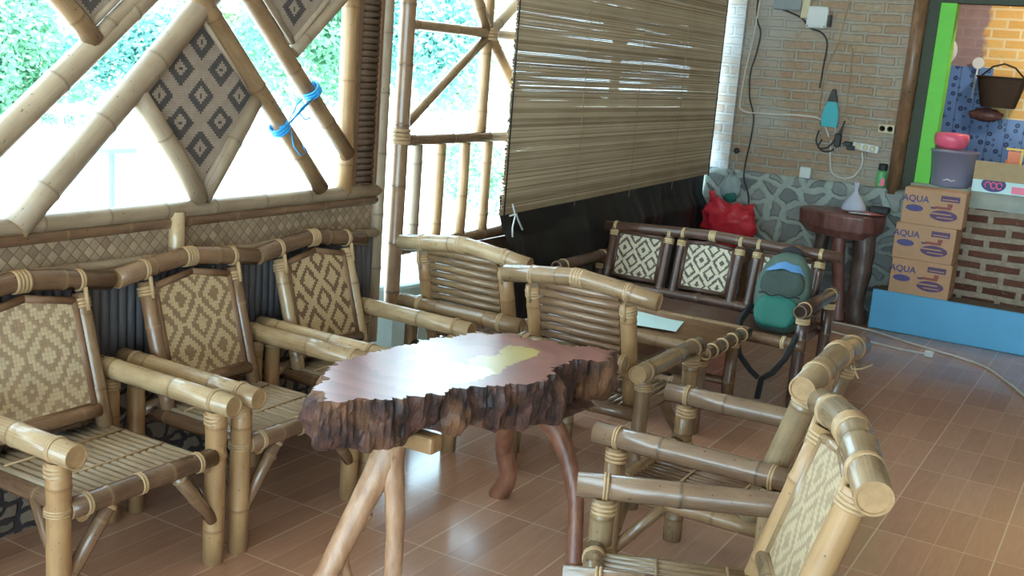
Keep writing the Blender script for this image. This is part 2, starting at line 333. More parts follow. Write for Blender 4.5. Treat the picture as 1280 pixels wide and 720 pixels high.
# ------------------------------------------------------------------ mesh helpers
class B:
    def __init__(s):
        s.bm = bmesh.new(); s.uv = s.bm.loops.layers.uv.new('UVMap'); s.nd = s.bm.verts.layers.float.new('nd')
    def face(s, vs, uvs=None, mi=0, smooth=False):
        try: f = s.bm.faces.new(vs)
        except ValueError: return None
        f.material_index = mi; f.smooth = smooth
        if uvs:
            for l, u in zip(f.loops, uvs): l[s.uv].uv = u
        return f
    def box(s, x0, x1, y0, y1, z0, z1, mat=None, mi=0, nd=0.0):
        P = [Vector((x, y, z)) for z in (z0, z1) for y in (y0, y1) for x in (x0, x1)]
        Q = [mat @ p for p in P] if mat is not None else P
        v = [s.bm.verts.new(q) for q in Q]
        for q in v: q[s.nd] = nd
        for ids, ax in (((0, 2, 3, 1), 2), ((4, 5, 7, 6), 2), ((0, 1, 5, 4), 1), ((2, 6, 7, 3), 1), ((0, 4, 6, 2), 0), ((1, 3, 7, 5), 0)):
            uv = [((P[i].x, P[i].y), (P[i].x, P[i].z), (P[i].y, P[i].z))[(2-ax) if ax != 1 else 1] if ax != 0 else (P[i].y, P[i].z) for i in ids]
            if ax == 2: uv = [(P[i].x, P[i].y) for i in ids]
            s.face([v[i] for i in ids], uv, mi)
        return v
    def tube(s, pts, r, seg=14, nodes=None, cap=True, cmi=1, mi=0, hollow=False, smooth_r=None, v0=0.0, ell=None):
        """tube along a polyline; r number or function of arc length; nodes = list of arc lengths that swell"""
        pts = [Vector(p) for p in pts]
        L = [0.0]
        for a, b in zip(pts, pts[1:]): L.append(L[-1]+(b-a).length)
        tot = L[-1]
        ss = set([round(x, 5) for x in L])
        if nodes:
            for n_ in nodes:
                for d in (-.018, -.007, -.003, 0, .003, .007, .018):
                    if .0 < n_+d < tot: ss.add(round(n_+d, 5))
        ss = sorted(ss)
        def pos(t):
            for i in range(len(L)-1):
                if t <= L[i+1]+1e-6:
                    k = 0 if L[i+1] == L[i] else (t-L[i])/(L[i+1]-L[i]); return pts[i].lerp(pts[i+1], k)
            return pts[-1]
        C = [pos(t) for t in ss]
        rings = []; ref = None
        for i, (t, c) in enumerate(zip(ss, C)):
            tg = (C[min(i+1, len(C)-1)]-C[max(i-1, 0)])
            if tg.length < 1e-9: tg = Vector((0, 0, 1))
            tg.normalize()
            if ref is None:
                ref = Vector((0, 0, 1)) if abs(tg.z) < .8 else Vector((1, 0, 0))
            ref = (ref-tg*ref.dot(tg)).normalized(); bi = tg.cross(ref)
            rr = r(t) if callable(r) else r; k = 0.0
            if nodes:
                for n_ in nodes:
                    k = max(k, math.exp(-((t-n_)/.0045)**2)); rr_ = rr*(1+.06*math.exp(-((t-n_)/.009)**2)) if abs(t-n_) < .03 else None
                    if rr_: rr = max(rr, rr_)
            ring = []
            for j in range(seg):
                an = 2*PI*j/seg; ca, sa = math.cos(an), math.sin(an)
                if ell: ca *= ell
                v = s.bm.verts.new(c+ref*ca*rr+bi*sa*rr); v[s.nd] = k; ring.append(v)
            rings.append((ring, t, tg, c, rr, ref, bi))
        for (a, ta, *_), (b, tb, *_) in zip(rings, rings[1:]):
            for j in range(seg):
                j2 = (j+1) % seg
                s.face([a[j], a[j2], b[j2], b[j]], [(j/seg, v0+ta), ((j+1)/seg, v0+ta), ((j+1)/seg, v0+tb), (j/seg, v0+tb)], mi, True)
        if cap:
            for e, sg in ((0, -1), (-1, 1)):
                ring, t, tg, c, rr, ref, bi = rings[e]
                inner = []; dep = .03 if hollow else .004
                r2 = .78 if hollow else .86
                rim = [s.bm.verts.new(c+(v.co-c)*r2) for v in ring]; inner = [s.bm.verts.new(c+(v.co-c)*r2*.98-tg*sg*dep) for v in ring]
                for q, nxt in ((ring, rim), (rim, inner)):
                    for j in range(seg):
                        j2 = (j+1) % seg; f = [q[j], nxt[j], nxt[j2], q[j2]]
                        s.face(f if sg > 0 else f[::-1], None, cmi)
                s.face(inner if sg > 0 else inner[::-1], None, cmi+1 if hollow else cmi)
        return s
    def grid(s, fn, nu, nv, mi=0, smooth=True, uvs=(1, 1), closed_u=False):
        V = [[s.bm.verts.new(fn(i/nu, j/nv)) for j in range(nv+1)] for i in range(nu if closed_u else nu+1)]
        for i in range(nu):
            i2 = (i+1) % nu if closed_u else i+1
            for j in range(nv):
                s.face([V[i][j], V[i2][j], V[i2][j+1], V[i][j+1]], [(i/nu*uvs[0], j/nv*uvs[1]), ((i+1)/nu*uvs[0], j/nv*uvs[1]), ((i+1)/nu*uvs[0], (j+1)/nv*uvs[1]), (i/nu*uvs[0], (j+1)/nv*uvs[1])], mi, smooth)
        return V
    def prism(s, poly, fn, h0, h1, mi=0, smi=None, uvf=None):
        """poly in 2D, fn(a,b,h) -> 3D; front = h1"""
        smi = mi if smi is None else smi
        a = [s.bm.verts.new(fn(p[0], p[1], h0)) for p in poly]; b = [s.bm.verts.new(fn(p[0], p[1], h1)) for p in poly]
        uvf = uvf or (lambda p: (p[0], p[1]))
        s.face(b, [uvf(p) for p in poly], mi); s.face(a[::-1], [uvf(p) for p in poly[::-1]], mi)
        n = len(poly)
        for i in range(n):
            j = (i+1) % n; s.face([a[i], a[j], b[j], b[i]], [uvf(poly[i]), uvf(poly[j]), uvf(poly[j]), uvf(poly[i])], smi)
    def lathe(s, prof, c=(0, 0, 0), seg=24, mi=0, sx=1, sy=1):
        c = Vector(c)
        rings = [[s.bm.verts.new(c+Vector((r*math.cos(2*PI*j/seg)*sx, r*math.sin(2*PI*j/seg)*sy, z))) for j in range(seg)] for r, z in prof]
        for a, b in zip(rings, rings[1:]):
            for j in range(seg):
                j2 = (j+1) % seg; s.face([a[j], a[j2], b[j2], b[j]], [(j/seg, 0), ((j+1)/seg, 0), ((j+1)/seg, 1), (j/seg, 1)], mi, True)
        s.face(rings[0][::-1], None, mi); s.face(rings[-1], None, mi)
        return s
    def build(s, name, mats, parent=None, bevel=0, **props):
        bmesh.ops.remove_doubles(s.bm, verts=s.bm.verts, dist=1e-6)
        bmesh.ops.recalc_face_normals(s.bm, faces=s.bm.faces)
        me = bpy.data.meshes.new(name); s.bm.to_mesh(me); s.bm.free()
        if not isinstance(mats, (list, tuple)): mats = [mats]
        for m in mats: me.materials.append(M[m] if isinstance(m, str) else m)
        o = bpy.data.objects.new(name, me); COL.objects.link(o)
        if parent is not None: o.parent = parent
        if bevel:
            md = o.modifiers.new('bevel', 'BEVEL'); md.width = bevel; md.segments = 2; md.limit_method = 'ANGLE'
        for k, v in props.items(): o[k] = v
        return o
def thing(name, label, cat, loc=(0, 0, 0), rz=0, group=None):
    o = bpy.data.objects.new(name, None); COL.objects.link(o); o.location = loc; o.rotation_euler = (0, 0, rz); o.empty_display_size = .1
    o['label'] = label; o['category'] = cat
    if group: o['group'] = group
    return o
def tag(o, label, cat, group=None):
    o['label'] = label; o['category'] = cat
    if group: o['group'] = group
    return o
def recenter(o):
    """origin to the base of the mesh"""
    me = o.data; n = len(me.vertices)
    xs = [v.co.x for v in me.vertices]; ys = [v.co.y for v in me.vertices]; zs = [v.co.z for v in me.vertices]
    c = Vector(((min(xs)+max(xs))/2, (min(ys)+max(ys))/2, min(zs))); me.transform(Matrix.Translation(-c)); o.location = c; return o
ENDM = {'straw': 'end', 'tan': 'end', 'olive': 'end', 'orange': 'end', 'grey': 'end', 'brown': 'end', 'dark': 'ribbrown'}
def nodes_for(L, sp, ph=None):
    ph = random.uniform(.25, .75)*sp if ph is None else ph
    out = []; t = ph
    while t < L-.02: out.append(t); t += sp*random.uniform(.88, 1.12)
    return [x for x in out if x > .02]
def pole(name, pts, r, mat, parent=None, sp=.24, seg=14, hollow=False, label=None, bow=0, **props):
    pts = [Vector(p) for p in pts]
    if bow and len(pts) == 2:
        a, b = pts; off = Vector((random.uniform(-1, 1), random.uniform(-1, 1), random.uniform(-1, 1)))*bow
        pts = [a, a.lerp(b, .3)+off*.8, a.lerp(b, .6)+off, b]
    L = sum((b-a).length for a, b in zip(pts, pts[1:]))
    b = B().tube(pts, r, seg, nodes_for(L, sp), hollow=hollow, v0=random.uniform(0, 9))
    o = b.build(name, [mat, ENDM.get(mat, 'end'), 'enddark'], parent)
    if label: o['label'] = label
    for k, v in props.items(): o[k] = v
    return o
def band(c, axis, r, wdt, parent, mat='rattan', name='rattan_lashing', strands=3):
    """rattan wound round a pole at c"""
    c = Vector(c); ax = Vector(axis).normalized(); b = B()
    for i in range(strands):
        t = (i-(strands-1)/2)*wdt/strands
        d = wdt/strands*.46
        b.tube([c+ax*(t-d), c+ax*(t-d*.5), c+ax*(t+d*.5), c+ax*(t+d)], lambda s_, d=d: r+.0035 if .3*d < s_ < 1.7*d else r+.0012, 16, None, cap=True, cmi=0)
    return b.build(name, [mat], parent)

# ------------------------------------------------------------------ room shell
def structure(b, name, mats, parent=None, **k):
    o = b.build(name, mats, parent, **k)
    if parent is None: o['kind'] = 'structure'
    return o
WX = -2.9; WY = 7.8
b = B(); b.box(-3.05, 3.6, -2.6, 7.95, -.12, 0); structure(b, 'floor', 'floor')
b = B(); b.box(-3.7, 5.6, -4.6, 12, 2.72, 2.8); structure(b, 'unseen_roof_sun_blocker', 'roof')  # unseen roof, stretched outward to hold off sun and paled for bounce light
b = B(); b.box(-60, 60, -60, 60, -.6, -.45); structure(b, 'ground', 'ground')
# left wall below the lattice window
b = B(); b.box(WX-.06, WX+.0, -2.6, 3.80, 0, .40); wl = structure(b, 'wall_left', 'pebble')
b = B(); y = -.6
while y < 3.78:
    b.tube([(WX-.005, y, .40), (WX-.005, y, .815)], .019, 8, None, cap=True, cmi=0, mi=0); y += .036
b.box(WX-.05, WX-.02, -2.6, 3.78, .40, .83, mi=0)
b.build('split_bamboo_cladding', ['ribdark'], wl)
b = B(); b.box(WX-.03, WX-.005, -2.6, 3.78, .82, .98); b.build('woven_panel', ['herring'], wl)
pole('wall_rail', [(WX+.01, -.6, .85), (WX+.01, 2.0, .835), (WX+.01, 3.79, .80)], .02, 'grey', wl)
for yy in (.55, 2.644):
    pole('wall_stub', [(WX+.015, yy, .82), (WX+.015, yy, .985)], .028, 'straw', wl, sp=.12)
# lattice window
s1 = pole('window_1', [(WX, -.6, .992), (WX, 1.98, .99), (WX, 3.80, .985)], .029, 'grey', kind='structure')
pole('sill_pole', [(WX+.0, -.6, .95), (WX+.0, 3.78, .945)], .021, 'brown', s1)
def LP(name, a, c, r=.036, mat='grey', x=WX): return pole(name, [(x, a[0], a[1]), (x, c[0], c[1])], r, mat, s1, sp=.32, bow=.006)
LP('lattice_pole', (1.60, .93), (2.72, 1.88), .041)
LP('lattice_pole', (2.02, .985), (2.98, 1.925), .042, x=WX+.01)
LP('lattice_pole', (2.50, 1.95), (3.385, 1.02), .033, 'tan', WX+.03)
LP('lattice_pole', (2.80, 1.90), (3.555, 1.15), .034, 'tan', WX+.02)
LP('lattice_pole', (1.70, 2.1), (2.30, 1.55), .033, 'tan', WX+.02)
LP('lattice_pole', (2.47, 1.39), (2.755, 1.02), .034, 'grey', WX+.01)
LP('lattice_pole', (3.03, 1.39), (2.765, 1.02), .03, 'grey', WX+.01)
LP('lattice_pole', (3.20, 1.55), (3.62, 1.90), .026, 'grey', WX+.02)
LP('lattice_pole', (2.29, 1.54), (2.62, 1.83), .026, 'grey', WX+.02)
LP('lattice_pole', (0.95, .93), (2.05, 1.93), .036, 'grey', WX+.01)
LP('window_post', (3.565, .985), (3.565, 2.7), .034, 'orange')
def rhomb(T, Lf, Bt, Rt, n=3):
    T, Lf, Bt, Rt = [Vector((p[0], p[1])) for p in (T, Lf, Bt, Rt)]
    b = B(); K = 6
    def P(s_, t, h):
        p = T.lerp(Lf, s_).lerp(Rt.lerp(Bt, s_), t); return Vector((WX+h, p.x, p.y))
    for h, fl in ((.008, 1), (-.004, 0)):
        V = [[b.bm.verts.new(P(i/K, j/K, h)) for j in range(K+1)] for i in range(K+1)]
        for i in range(K):
            for j in range(K):
                b.face([V[i][j], V[i+1][j], V[i+1][j+1], V[i][j+1]], [(v.co.y-T.x, v.co.z-T.y) for v in (V[i][j], V[i+1][j], V[i+1][j+1], V[i][j+1])])
    o = b.build('woven_diamond', ['lattice'], s1)
    c = (T+Lf+Bt+Rt)/4
    for a, e in ((T, Lf), (Lf, Bt), (Bt, Rt), (Rt, T)):
        a2 = a.lerp(c, .045); e2 = e.lerp(c, .045); q = B()
        q.tube([(WX+.015, a2.x, a2.y), (WX+.015, e2.x, e2.y)], .012, 8, None, cmi=0); q.build('diamond_frame', ['frame_grey'], o)
rhomb((2.748, 1.655), (2.475, 1.385), (2.758, 1.045), (3.03, 1.385))
rhomb((3.21, 2.17), (2.90, 1.87), (3.204, 1.575), (3.53, 1.87))
rhomb((2.29, 2.15), (2.00, 1.85), (2.293, 1.585), (2.59, 1.85))
# ribbed shutter panel and posts at the end of the lattice
b = B(); b.box(WX-.03, WX-.01, 3.60, 3.78, 1.0, 2.7); z = 1.01
while z < 2.69: b.tube([(WX-.008, 3.625, z), (WX-.008, 3.755, z)], .0135, 8, None, cmi=0); z += .0265
b.build('ribbed_panel', ['ribbrown'], s1)
b = B(); b.box(WX-.03, WX+.01, 3.605, 3.63, 1.0, 2.7); b.box(WX-.03, WX+.01, 3.755, 3.775, 1.0, 2.7); b.build('panel_edge', ['wood_frame'], s1)
pole('window_post', [(WX+.0, 3.80, .3), (WX, 3.80, 2.7)], .03, 'grey', s1, seg=12)
# railing bay
pr = pole('window_2', [(WX+.03, 3.90, .42), (WX+.03, 3.915, 2.7)], .036, 'postbrown', kind='structure')
def RP(name, a, c, r, mat='tan', x=WX): return pole(name, [(x, a[0], a[1]), (x, c[0], c[1])], r, mat, pr, sp=.3, bow=.003)
RP('railing_bar', (3.9, 1.20), (7.75, 1.20), .026, 'brown', WX+.02)
RP('railing_bar', (3.95, .70), (7.75, .70), .03, 'brown')
RP('railing_bar', (3.9, 1.705), (7.75, 1.70), .024, 'tan', WX+.01)
for yy, mt in ((4.08, 'grey'), (4.27, 'orange'), (4.48, 'orange'), (4.69, 'orange'), (4.92, 'orange'), (5.2, 'tan'), (5.5, 'tan'), (5.8, 'tan'), (6.4, 'tan'), (6.7, 'tan'), (7.0, 'tan'), (7.3, 'tan')):
    RP('baluster', (yy, .70), (yy, 1.19), .025, mt)
RP('railing_post', (4.61, 1.2), (4.61, 2.7), .028, 'orange'); RP('railing_post', (6.1, .6), (6.1, 2.7), .03, 'tan'); RP('railing_post', (7.6, 0), (7.6, 2.7), .03, 'tan')
RP('railing_brace', (3.94, 1.25), (4.60, 1.69), .022, 'tan', WX+.01); RP('railing_brace', (4.60, 1.70), (4.25, 2.15), .028, 'tan', WX+.01)
RP('railing_brace', (4.61, 1.70), (5.2, 2.1), .026, 'grey', WX+.01); RP('railing_brace', (4.61, 1.70), (5.15, 1.22), .027, 'orange', WX+.01)
RP('railing_brace', (6.1, 1.70), (5.4, 2.3), .026, 'tan', WX+.01); RP('railing_brace', (6.1, 1.70), (6.8, 2.3), .026, 'tan', WX+.01)
band((WX+.01, 4.61, 1.70), (0, 0, 1), .042, .06, pr, 'rattan', 'rattan_lashing', 4)
band((WX+.03, 3.905, 1.22), (0, 0, 1), .04, .07, pr, 'rattan', 'rattan_lashing', 4)
b = B(); b.box(WX-.05, WX-.02, 4.55, 7.8, -.1, .66); b.build('rail_board', ['wood_frame'], pr)

b = B(); b.box(3.2, 3.35, -2.6, 7.95, 0, 2.72); structure(b, 'wall_right_blocker', 'brick')  # unseen wall added to cut the light from the open right side
# back wall
b = B(); b.box(-3.1, -1.40, WY, WY+.16, 0, 2.72); wb = structure(b, 'wall_back', 'brick')
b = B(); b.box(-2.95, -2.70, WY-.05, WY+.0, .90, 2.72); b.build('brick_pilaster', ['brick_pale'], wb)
b = B(); b.box(-1.40, 3.6, WY, WY+.16, 2.18, 2.72); b.build('brick_lintel', ['brick'], wb)
# rough stone dado: real relief
def dado(u, v):
    x = -2.95+u*(1.62); z = v*.94
    n1 = noise.cell_vector(Vector((0, 0, 0))) if False else None
    d = noise.noise(Vector((x*5, z*7, 1)))*.018+noise.noise(Vector((x*14, z*16, 4)))*.008
    if v >= .975: return Vector((x, WY+.02 if v > .99 else WY-.05, .915+noise.noise(Vector((x*4, 0, 2)))*.008))
    return Vector((x, WY-.065+d, min(z, .915)))
b = B(); b.grid(dado, 90, 50, uvs=(1.62, .94)); b.build('stone_dado', ['stone'], wb)
b = B(); b.box(-1.40, 3.6, 7.66, WY+.14, 0, .88); structure(b, 'wall_counter', 'brick_red')
b = B()
def capf(u, v):
    x = -1.38+u*5; 
    yy = [7.645, 7.64, 7.65, 7.98, 7.98][min(4, int(v*4+.01))]; zz = [.865, .90, .975, .975, .87][min(4, int(v*4+.01))]
    return Vector((x, yy+noise.noise(Vector((x*7, v*9, 0)))*.006, zz+noise.noise(Vector((x*5, v*5, 3)))*.006))
b.grid(capf, 120, 4, uvs=(5, .6)); structure(b, 'trim_1', 'concrete')
b = B(); b.box(-1.47, 3.6, 7.44, 7.66, 0, .26); structure(b, 'trim_2', 'concrete_floor')
b = B(); b.box(-1.475, 3.6, 7.415, 7.439, 0, .268); structure(b, 'trim_3', 'bluecloth', bevel=.006)
o = pole('trim_4', [(-1.51, WY-.03, .88), (-1.505, WY-.03, 2.7)], .048, 'post_brown', sp=3, kind='structure')
b = B(); b.box(-1.455, -1.385, WY-.03, WY+.1, .9, 2.2); b.box(-1.385, 3.6, WY-.02, WY+.1, 2.168, 2.21); d1 = structure(b, 'door_1', 'dark_green')
b = B(); b.box(-1.385, -1.285, WY-.02, WY+.1, .96, 2.165); b.build('green_jamb', ['green_paint'], d1)
# kitchen beyond
KY = 9.35
b = B(); b.box(-3.0, 3.0, KY, KY+.12, 0, 2.72); wk = structure(b, 'wall_kitchen', 'kitchen')
b = B(); b.box(-3.0, 3.0, 7.98, KY+.1, -.1, -.001); structure(b, 'floor_kitchen', 'concrete_floor')
b = B(); b.box(-2.2, -1.20, KY-.03, KY-.001, .4, 1.80); b.box(-1.20, 3.0, KY-.03, KY-.001, .4, 1.42); b.build('blue_board_panel', ['dots'], wk)
for a in ((-3.12, -3.0), (3.0, 3.12)):
    b = B(); b.box(a[0], a[1], 7.98, KY+.12, 0, 2.72); structure(b, 'wall_kitchen_side', 'brick_yellow')
lamp = bpy.data.lights.new('kitchen_fill_light', 'POINT'); lamp.energy = 11; lamp.color = (1, .9, .75); lamp.shadow_soft_size = .06  # added point light without a fitting, brightens the kitchen
lo = bpy.data.objects.new('kitchen_fill_light', lamp); lo.location = (-.5, 8.18, 2.6); COL.objects.link(lo)

# ------------------------------------------------------------------ chairs
def frame_bits(t, W, um, seat_z, mats, rear_rail=False, length=None):
    """legs, arms, seat rails, braces, seat slats in the chair's own frame: +x forward, y across"""
    uf, ub = .235, -.235
    am, lm, rm = mats['arm'], mats['leg'], mats['rail']
    for sy in (-1, 1):
        lg = pole('leg', [(uf, sy*W, 0), (uf+.004, sy*W, .495)], .032, lm, t, sp=.3)
        band((uf, sy*W, .468), (0, 0, 1), .032, .035, lg, mats['tie']); band((uf, sy*W, seat_z), (0, 0, 1), .033, .022, lg, mats['tie'])
        lg = pole('leg', [(ub, sy*W, 0), (ub, sy*W, .495)], .029, lm, t, sp=.3)
        band((ub, sy*W, .47), (0, 0, 1), .029, .03, lg, mats['tie'])
        ar = pole('armrest', [(-.30, sy*W, .528), (.31, sy*W, .522)], .034, am, t, sp=.27, hollow=mats.get('hollow', False))
        for uu in (uf, ub): band((uu, sy*W, .524), (1, 0, 0), .034, .016, ar, mats['tie'], strands=2)
        sr = pole('seat_rail', [(ub, sy*(W-.055), seat_z-.015), (uf+.03, sy*(W-.055), seat_z-.015)], .024, rm, t)
        pole('brace', [(uf, sy*(W-.01), .15), (uf-.15, sy*(W-.04), seat_z-.02)], .017, rm, t)
        br = pole('brace', [(uf+.01, sy*(W-.015), .15), (uf+.01, sy*(W-.165), seat_z-.015)], .02, rm, t)
        band((uf+.01, sy*(W-.15), seat_z-.03), (0, -sy*.15, .2), .02, .014, br, mats['tie'], strands=1)
    fr = pole('seat_rail', [(uf+.012, -W+.02, seat_z), (uf+.012, W-.02, seat_z)], .029, rm, t, sp=.2)
    for yy in (-W+.075, -.02, W-.085): band((uf+.012, yy, seat_z), (0, 1, 0), .029, .018, fr, mats['tie'], strands=2)
    pole('seat_rail', [(ub, -W+.02, seat_z), (ub, W-.02, seat_z)], .026, rm, t)
    b = B(); yy = -W+.075
    while yy < W-.07:
        b.tube([(ub+.0, yy, seat_z+.006+random.uniform(0, .003)), (uf-.01, yy, seat_z+.008+random.uniform(0, .003))], .0125, 8, None, cmi=0, ell=.7, v0=random.uniform(0, 9)); yy += .027
    st = b.build('seat', [mats['seat']], t)
    for uu in (-.09, .09):
        q = B(); q.tube([(uu, -W+.07, seat_z+.0165), (uu, W-.07, seat_z+.0165)], .004, 6, None, cmi=0); q.build('stitch', [mats['tie']], st)
def back_bits(t, hw, yc, mats, z0=.36, z1=.775, u0=-.165, u1=-.285, rail=None, slatted=False, lower=True, peak=.03):
    """one backrest bay centred on yc between two posts"""
    def BK(a, z, h=0): # point on the back plane
        k = (z-z0)/(z1-z0); dx, dz = (u1-u0), (z1-z0); ln = math.hypot(dx, dz)
        return Vector((u0+dx*k+dz/ln*h, a, z-dx/ln*h))
    for sy in (-1, 1):
        p = pole('back_post', [BK(yc+sy*hw, z0-.03), BK(yc+sy*hw, z1)], mats.get('pr', .026 if not slatted else .03), mats['post'], t, sp=.25)
        band(BK(yc+sy*hw, z1-.03), BK(0, z1)-BK(0, z0), mats.get('pr', .026 if not slatted else .03), .032, p, mats['tie'])
    if lower: pole('lower_rail', [BK(yc-hw+.02, z0+.06, .01), BK(yc+hw-.02, z0+.06, .01)], .022, mats['rail'], t)
    a0, a1 = yc-hw+.03, yc+hw-.03; zb = z0+(.195 if slatted else .075); zt = z1-(.005 if slatted else .02)
    poly = [(a0, zb), (a1, zb), (a1, zt), (yc, zt+peak), (a0, zt)]
    if slatted:
        pn = B(); z = zb
        while z < zt+.022:
            pn.tube([BK(a0, z), BK(a1, z)], .0178, 8, None, cmi=0, v0=random.uniform(0, 9)); z += .0335
        o = pn.build('back_slats', [mats['panel']], t)
    else:
        pn = B(); pn.prism(poly, lambda a, z, h: BK(a, z, h), -.004, .008); o = pn.build('woven_panel', [mats['panel']], t)
    f = B(); rr = .013
    n = len(poly)
    for i in range(n):
        p, q = poly[i], poly[(i+1) % n]
        f.tube([BK(p[0], p[1], .004), BK(q[0], q[1], .004)], rr, 8, None, cmi=0, v0=i)
    f.build('panel_frame', [mats['frame']], t)
    return BK
def top_rail(t, pts, r, mat, ties, tie, hollow=False, axis=(0, 1, 0)):
    o = pole('top_rail', pts, r, mat, t, sp=.3, seg=18, hollow=hollow)
    for c in ties: band(c[:3], axis, r*1.0, c[3], o, tie, strands=2 if c[3] < .03 else 4)
    return o
def chair(label, loc, ang, mats, W=.275, rr=.033, slatted=False, group=None, hwp=.2, rl=.30):
    t = thing('bamboo_armchair', label, 'chair', (loc[0], loc[1], 0), ang, group)
    frame_bits(t, W, 0, .355, mats)
    BK = back_bits(t, hwp, 0, mats, slatted=slatted)
    e, mzz = .80, .84
    top_rail(t, [(-.29, -.315, e), (-.297, -.16, (e+mzz)/2+.002), (-.302, -.03, mzz-.003), (-.302, .03, mzz-.003), (-.297, .16, (e+mzz)/2+.002), (-.29, .315, e)], rr, mats['top'],
             [(-.3, 0, mzz-.004, .05), (-.293, -hwp, e+.016, .018), (-.293, hwp, e+.016, .018)], mats['tie'])
    for sy in (-1, 1): # strap from the top rail down to the post
        q = B(); q.tube([BK(sy*hwp, .72, .027 if not slatted else -.031), BK(sy*hwp, .79, .032 if not slatted else -.034)], .006, 6, None, cmi=0, ell=1.6); q.build('rattan_strap', [mats['tie']], t)
    if slatted:
        o = pole('rear_rail', [(-.283, -rl, .548), (-.283, rl, .548)], .034, mats['arm'], t)
        for yy in (-.2, .2): band((-.283, yy, .548), (0, 1, 0), .034, .02, o, mats['tie'], strands=2)
    return t
mA = dict(arm='straw', leg='orange', rail='brown', tie='rattan', seat='grey', post='tan', panel='weaveC', frame='wood_frame', top='brown')
mB = dict(mA, panel='weaveA', top='brown', post='brown'); mC = dict(mA, panel='weaveB', post='straw', arm='straw')
G1 = 'bamboo armchairs in a row along the woven wall'
chair('bamboo armchair at the left edge, nearest of the row under the lattice window', (-2.525, 1.985), 0, mA, group=G1)
chair('middle bamboo armchair of the row under the lattice window, faded woven back', (-2.525, 2.64), 0, mB, group=G1)
chair('bamboo armchair at the far end of the window row, bold dark diamonds on its back', (-2.525, 3.285), 0, mC, group=G1)
mE = dict(arm='tan', leg='tan', rail='brown', tie='rattan', seat='tan', post='orange', panel='tan', frame='postbrown', top='straw')
mF = dict(mE, panel='brown', post='orange', top='tan', arm='olive')
G2 = 'slat backed bamboo armchairs facing the far bench'
chair('slat-backed bamboo armchair beside the railing, its pale top rail turned to the camera', (-2.355, 3.965), PI/2, mE, slatted=True, group=G2)
chair('slat-backed bamboo armchair directly behind the trunk slab table', (-1.715, 3.765), PI/2, mF, W=.265, slatted=True, group=G2, hwp=.195, rl=.20)
mG = dict(arm='umber', leg='tan', rail='tan', tie='rattan', seat='brown', pr=.036, post='olive', panel='weaveA', frame='wood_frame', top='olive')
mH = dict(arm='umber', leg='olive', rail='olive', tie='rattan', seat='olive', pr=.034, post='orange', panel='weaveD', frame='tan', top='olive')
G3 = 'bamboo armchairs on the right side facing the trunk table'
chair('bamboo armchair on the right with loose rattan ends, behind the nearest right chair', (-.985, 3.10), PI, mG, rr=.037, group=G3)
chair('turned bamboo armchair in the right foreground, seen side-on with woven back', (-.755, 2.30), PI+R(24), mH, rr=.04, group=G3)

# ------------------------------------------------------------------ far bench, coffee table
mD = dict(arm='dark', leg='dark', rail='dark', tie='rattan_pale', seat='dark', post='dark', panel='weaveW', frame='dark', top='dark', hollow=True)
bt = thing('bamboo_bench', 'dark bamboo three-panel bench with black and white woven backs before the tarp', 'bench', (-1.965, 5.32, 0), -PI/2)
BW = .655
for sy in (-1, 1):
    for uu in (.235, -.235):
        lg = pole('leg', [(uu, sy*BW, 0), (uu, sy*BW, .5)], .031, 'dark', bt); band((uu, sy*BW, .475), (0, 0, 1), .031, .03, lg, 'rattan_pale')
    ar = pole('armrest', [(-.30, sy*BW, .53), (.31, sy*BW, .53)], .034, 'dark', bt, hollow=True)
    for uu in (.235, -.235): band((uu, sy*BW, .53), (1, 0, 0), .034, .014, ar, 'rattan_pale', strands=2)
    pole('seat_rail', [(-.235, sy*(BW-.05), .335), (.27, sy*(BW-.05), .335)], .024, 'dark', bt)
pole('leg', [(.235, 0, 0), (.235, 0, .35)], .028, 'dark', bt)
fr = pole('seat_rail', [(.247, -BW-.03, .355), (.247, BW+.03, .355)], .03, 'brown', bt)
for yy in (-.58, -.3, 0, .3, .58): band((.247, yy, .355), (0, 1, 0), .03, .02, fr, 'rattan_pale', strands=2)
pole('seat_rail', [(-.235, -BW, .355), (-.235, BW, .355)], .027, 'dark', bt)
b = B(); uu = -.21
while uu < .22: b.tube([(uu, -BW+.03, .366), (uu, BW-.03, .366)], .0125, 8, None, cmi=0, ell=.7, v0=random.uniform(0, 9)); uu += .027
b.build('seat', ['dark'], bt)
for i, yc in enumerate((-.43, -.02, .41)):
    back_bits(bt, .165, yc, mD, z0=.365, z1=.70, u0=-.18, u1=-.265, lower=False, peak=.012 if i == 1 else 0)
pole('lower_rail', [(-.185, -BW+.05, .395), (-.185, BW-.05, .395)], .026, 'dark', bt)
top_rail(bt, [(-.27, -.66, .70), (-.275, -.3, .722), (-.28, -.02, .735), (-.275, .3, .728), (-.27, .68, .724)], .029, 'dark',
         [(-.27, yc+s*.165, .725-(.02 if yc < -.2 else 0), .02) for yc in (-.43, -.02, .41) for s in (-1, 1)]+[(-.28, -.02, .732, .04)], 'rattan_pale', True)
ct = thing('bamboo_coffee_table', 'low bamboo coffee table in front of the dark bench, paper on top', 'table', (-1.95, 4.72, 0))
cw, cd, cz = .40, .25, .40
